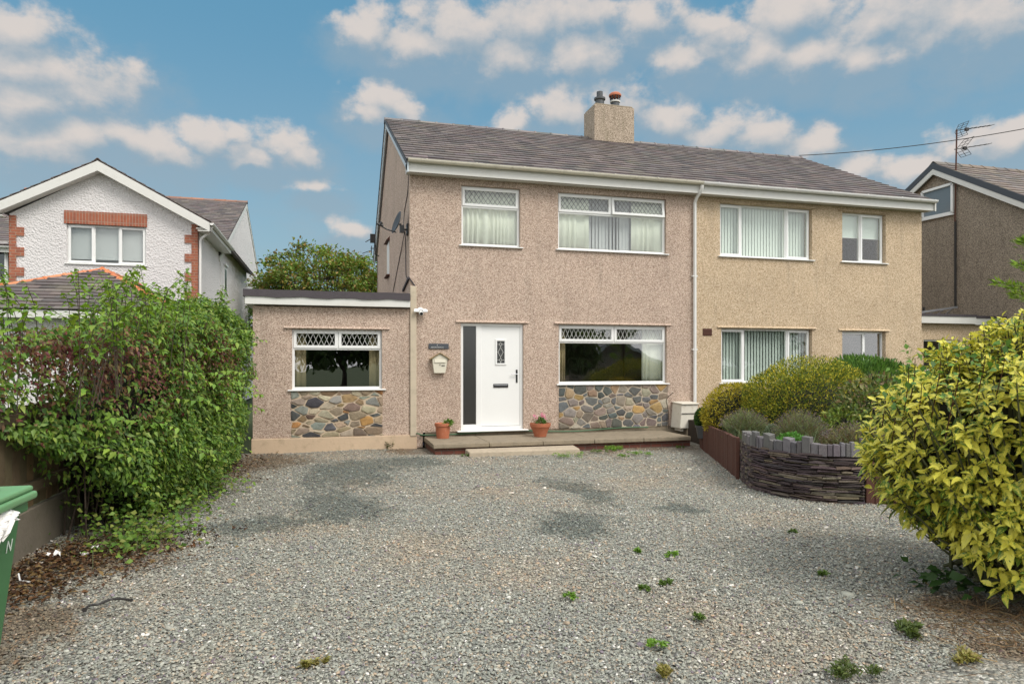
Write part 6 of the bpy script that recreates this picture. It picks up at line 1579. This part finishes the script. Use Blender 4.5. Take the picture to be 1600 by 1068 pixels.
# hose pinned along the foot of the wall
hp = [(onY(650, 676).x, -.05, onY(650, 676).z), (onY(660, 678).x, -.06, onY(660, 679).z)]+[(x, -.03-.02*math.sin(x*3), DECK+.055+.022*math.sin(x*2.3)) for x in np.linspace(1.75, 6.5, 20)]
m = MB(); m.tube(catmull([Vector(p_) for p_ in hp], 4), .013, 7); tag(m.build('garden_hose', M['hose'], smooth=True), 'thin green hose lying along the foot of the pink wall', 'hose')
# flower pots on the terrace
def pot(px, py, r0, r1, h, label, bowl):
    c = onZ(px, py, DECK); c.y += r0; o = thing('flower_pot', label, 'flower pot', (c.x, c.y, DECK), 'terracotta pots by the front door'); q = MB()
    if bowl: prof = [(r0, 0), (r0*1.02, .015), (r0*1.3, h*.45), (r1*.93, h*.74), (r1*.97, h*.75), (r1, h*.99), (r1*.93, h), (r1*.88, h*.9), (.02, h*.88)]
    else: prof = [(r0, 0), (r1*.90, h*.80), (r1, h*.81), (r1, h*.99), (r1*.93, h), (r1*.86, h*.93), (.02, h*.9)]
    q.lathe((c.x, c.y, DECK), prof, 28); q.build('bowl' if bowl else 'body', M['terracotta'], o, smooth=35)
    s = MB(); s.lathe((c.x, c.y, DECK), [(r1*.86, h*.84), (r1*.84, h*.91), (.01, h*.93)], 20); s.build('compost', M['soil'], o, smooth=True); return c
def potplant(c, h, n, label, name, pal, seed, off=(0, 0), flowers=None, sp=.12, dry=0):
    r = np.random.default_rng(seed); o = thing(name, label, 'plant', (c.x, c.y, DECK+h)); p = np.array([c.x+off[0], c.y+off[1], DECK+h]); d = unit(r.normal(size=(n, 3))); d[:, 2] = np.abs(d[:, 2])*1.1-.25
    P = p+d*sp*r.uniform(.3, 1, (n, 1)); L = r.uniform(.03, .06, n); sets = [leafset(P, d+r.normal(0, .5, (n, 3)), r.normal(0, .5, (n, 3))+[0, -.3, 1], L, L*.7, pick(pal, n, .25, r), .3, .1, r)]
    if dry: b = np.c_[r.normal(c.x, .06, dry), r.normal(c.y, .05, dry), np.full(dry, DECK+h-.05)]; a = r.uniform(0, 6.28, dry); t = b+np.c_[np.cos(a)*.17, np.sin(a)*.12, r.uniform(.02, .17, dry)]; sets.append(blades(b, t, .002, .25, pick([(.28,.20,.12), (.20,.14,.08)], dry, .2, r), r))
    leafobj('leaves', sets, M['leaf'], o)
    if flowers:
        m = 90; q = p+np.array([[.05, 0, .13]])+r.normal(0, .028, (m, 3)); q[60:] += np.array([-.14, .02, -.02]); L = r.uniform(.02, .035, m)
        leafobj('flowers', [leafset(q, r.normal(0, 1, (m, 3)), r.normal(0, 1, (m, 3)), L, L*.8, pick([(.75,.25,.42), (.80,.42,.55), (.70,.18,.35)], m, .1, r), .2, 0, r)], M['leaf'], o)
    return o
c = pot(693.5, 685, .115, .155, .285, 'pale straight sided terracotta pot left of the front door', False)
potplant(c, .27, 170, 'small green trailing plant at the side of the straight sided pot', 'trailing_plant', [(.10,.20,.03), (.14,.24,.04), (.07,.14,.02)], 81, (.10, -.05), None, .10)
c = pot(847, 682.5, .115, .205, .26, 'wide bowl shaped terracotta pot right of the front door', True)
potplant(c, .27, 150, 'pink flowering geranium with dry stems in the bowl shaped pot', 'geranium', [(.10,.20,.03), (.07,.15,.03)], 82, (0, -.03), True, .10, 90)
# white steel cabinet on the terrace
YB = -.36; a, b = onY(1064, 632, YB), onY(1090.5, 666, YB); lx0 = a.x; rx0 = b.x
cab = thing('utility_cabinet', 'stained white steel boiler flue cabinet on the terrace under the downpipe', 'cabinet', (lx0, YB, DECK))
z1_, z0_ = onY(1064, 631.5, YB).z, DECK+.06
q = MB(); q.hexa([(lx0-.03, YB-.02, z0_), (rx0, YB-.02, z0_), (rx0, -.02, z0_), (lx0-.06, -.02, z0_), (lx0+.02, YB, z1_), (rx0, YB, z1_), (rx0, -.02, z1_+.02), (lx0-.01, -.02, z1_+.02)]); q.build('case', M['box_white'], cab, bevel=.012, seg=2)
q = MB(); q.hexa([(lx0, YB-.03, z1_-.003), (rx0+.02, YB-.03, z1_-.003), (rx0+.02, -.01, z1_+.022), (lx0-.03, -.01, z1_+.022), (lx0, YB-.03, z1_+.02), (rx0+.02, YB-.03, z1_+.02), (rx0+.02, -.01, z1_+.045), (lx0-.03, -.01, z1_+.045)]); q.build('lid', M['box_white'], cab, bevel=.006)
q = MB(); zm = z0_+(z1_-z0_)*.62; q.box(lx0+.01, rx0-.002, YB-.024, YB-.005, zm-.006, zm+.006); q.build('seam', M['iron'], cab)
for x in (lx0+.02, rx0-.06): 
    q = MB(); q.box(x, x+.05, YB+.03, -.06, DECK, z0_+.002); q.build('foot', M['box_white'], cab)
tw = MB(); tw.tube(catmull([Vector((onY(1043, 668).x, -.05, DECK+.03)), onY(1044, 640, -.05), onY(1041, 625, -.07), onY(1048, 616, -.10), onY(1052, 613, -.12)], 5), .008, 6); tag(tw.build('dead_stem', M['bark']), 'thin dead climbing stem at the right end of the stone panel', 'stem')
# ladder on the low garage roof
la = thing('ladder', 'aluminium ladder lying on the low flat garage roof', 'ladder', (XR+.5, 1.9, gt2))
p0, p1 = onY(1440, 487.5, 1.7), onY(1496, 479.5, 1.7); q = MB(); q.bar(p0, p1, .03, .05); q.build('rail', M['steel'], la)
q = MB(); q.bar((p0.x, 2.0, gt2+.02), (p1.x, 2.0, gt2+.03), .03, .05); q.build('rail', M['steel'], la)
for t in (.12, .38, .62, .86):
    p = p0.lerp(p1, t); q = MB(); q.bar(p, (p.x, 2.0, gt2+.03), .03, .03); q.build('rung', M['steel'], la)
q = MB(); q.tube([p0.lerp(p1, .15)+Vector((0, .1, -.25)), p0.lerp(p1, .15)+Vector((0, .1, .12))], .035, 8); tag(q.build('vent_pipe', M['iron']), 'short dark vent pipe beside the ladder on the flat roof', 'pipe')
# tv aerial on the dark house gable
ab = onX(1492, 345, XW); da = thing('tv_aerial', 'tall rusty mast with two yagi aerials on the dark house gable', 'aerial', (XW-.06, ab.y, ab.z)); xa = XW-.07
def ax(px, py): return onX(px, py, xa)
q = MB(); q.tube([ax(1492, 346), ax(1493.5, 270), ax(1495, 203)], .02, 8); q.build('mast', M['rust'], da)
dW = (ax(1495, 220)-CAM).dot(Vector((SN, CS, 0)))
def ap_(px, py, k=0.): return atD(px, py, dW-k)
for (A, B, els, refl) in (((1494, 204), (1549, 196), 6, ((1500, 204), (1506, 192), (1504, 213))), ((1491, 233.5), (1545, 225), 5, ((1501, 232), (1514, 216), (1509.5, 243.5)))):
    q = MB(); a, b = ap_(*A), ap_(*B); q.tube([a, b], .012, 6)
    for k in range(els):
        p = a.lerp(b, .36+.62*k/(els-1)); q.tube([p+Vector((-.03, -.14, -.02)), p+Vector((.03, .14, .02))], .007, 6)
    p = a.lerp(b, .30); q.box(p.x-.05, p.x+.05, p.y-.03, p.y+.03, p.z-.05, p.z+.03); q.build('yagi_boom', M['iron'], da)
    q = MB(); c_ = ap_(*refl[0])
    for t in refl[1:]:
        e = ap_(*t)
        for k in (-.16, 0, .16): q.tube([c_+Vector((0, k, 0)), e+Vector((0, k, 0))], .007, 6)
        for f_ in (.35, .7, 1.): q.tube([c_.lerp(e, f_)+Vector((0, -.16, 0)), c_.lerp(e, f_)+Vector((0, .16, 0))], .006, 6)
    q.build('reflector', M['iron'], da)
# overhead wire
w0 = Vector((XR+.05, YR, ZR+.08)); w1 = atD(1760, 168, 17); m = MB(); pts = []
for k in range(25):
    t = k/24; p = w0.lerp(w1, t); p.z -= .35*4*t*(1-t)*.6; pts.append(p)
m.tube(pts, .011, 6); tag(m.build('overhead_wire', M['iron']), 'thin overhead wire running from the roof ridge to the right', 'wire')
# litter on the ground
def scrap(px, py, s, label, seed, mat='bag', name='paper_scrap', cat='litter'):
    p = onZ(px, py, .02); r = random.Random(seed); m = MB(); n = 6; vs = []
    for j in range(n+1):
        for i in range(n+1): vs.append((p.x+(i/n-.5)*s*1.3+r.uniform(-.1, .1)*s, p.y+(j/n-.5)*s+r.uniform(-.1, .1)*s, .02+r.uniform(0, .35)*s+.25*s*math.sin(i*1.3+seed)*math.sin(j*.9)))
    fs = [(j*(n+1)+i, j*(n+1)+i+1, (j+1)*(n+1)+i+1, (j+1)*(n+1)+i) for j in range(n) for i in range(n)]
    m.add(vs, fs); o = m.build(name, M[mat]); k = o.modifiers.new('thick', 'SOLIDIFY'); k.thickness = .002; return tag(o, label, cat, 'paper litter by the fence')
scrap(86, 867, .075, 'largest crumpled paper scrap, near the concrete gravel board', 1); scrap(133, 866, .05, 'square paper scrap beside the bramble leaves', 2); scrap(148, 855, .04, 'small bluish white scrap half under the bramble leaves', 3)
m = MB(); a, b, c_ = onZ(29, 900, .03), onZ(31, 906, .02), onZ(48, 909, .02); m.tube([a+Vector((0, 0, .02)), b, c_], .006, 6); tag(m.build('bent_straw', M['upvc']), 'bent white plastic straw on the gravel near the bin', 'straw')
m = MB(); m.tube(catmull([onZ(x, y, .035) for x, y in ((132, 952), (140, 945), (155, 943), (172, 936), (190, 935), (206, 937))], 4), [.016]+[.008]*19+[.012], 6); tag(m.build('fallen_twig', M['iron']), 'dark broken twig lying on the lower left of the drive', 'twig')
p = onZ(657, 694, .03); m = MB(); m.tube([(p.x-.05, p.y, .045), (p.x+.06, p.y-.03, .045)], .03, 12); o = m.build('drink_can', plain('blue and white can', (.10, .13, .35), .4, .3, 14, dirt=((.8, .8, .8), .8)), smooth=50); tag(o, 'crushed blue and white drink can at the corner of the terrace', 'can')

# ================================================================== across the road, behind the camera: seen mirrored in the windows
bx, by = 18.6, -28.5; bung = thing('bungalow', 'grey gabled bungalow opposite, mirrored in the ground floor windows', 'house', (bx, by, 0))
q = MB(); q.box(bx-3.2, bx+3.2, by-9, by, -.1, 1.55); q.prism([Vector((bx-3.2, by, 1.55)), Vector((bx+3.2, by, 1.55)), Vector((bx, by, 3.15))], (0, -9, 0), (0, 0, 0)); q.build('wall', M['dash_stack'], bung)
q = MB()
for s_ in (-1, 1): q.hexa([(bx+s_*3.6, by+.4, 1.4), (bx, by+.4, 3.25), (bx, by-9.2, 3.25), (bx+s_*3.6, by-9.2, 1.4), (bx+s_*3.6, by+.4, 1.5), (bx, by+.4, 3.35), (bx, by-9.2, 3.35), (bx+s_*3.6, by-9.2, 1.5)])
q.build('roof', M['verge'], bung)
q = MB()
for s_ in (-1, 1): q.hexa([(bx+s_*3.6, by+.41, 1.22), (bx, by+.41, 3.07), (bx, by+.44, 3.07), (bx+s_*3.6, by+.44, 1.22), (bx+s_*3.6, by+.41, 1.47), (bx, by+.41, 3.32), (bx, by+.44, 3.32), (bx+s_*3.6, by+.44, 1.47)])
q.build('bargeboard', M['fascia'], bung)
q = MB(); q.box(bx+1.6, bx+2.3, by-4, by-3.3, 2, 4.1); q.build('chimney', M['dash_grey'], bung)
for k, (x, y, h) in enumerate(((12.9, -24.5, 5), (5, -27, 6), (.8, -24, 5.5), (27, -27, 6))):
    tree('garden_tree', ['dark tree left of the bungalow mirrored in the downstairs window', 'dark tree across the road mirrored in the door light', 'dark tree across the road mirrored in the extension window', 'dark tree right of the bungalow mirrored in the cream house'][k], (x, y), h, (h*.55, h*.42, h*.45), 80, 130, .34, [(.06,.11,.025), (.08,.14,.03)], 300+k, 'trees across the road', .45)
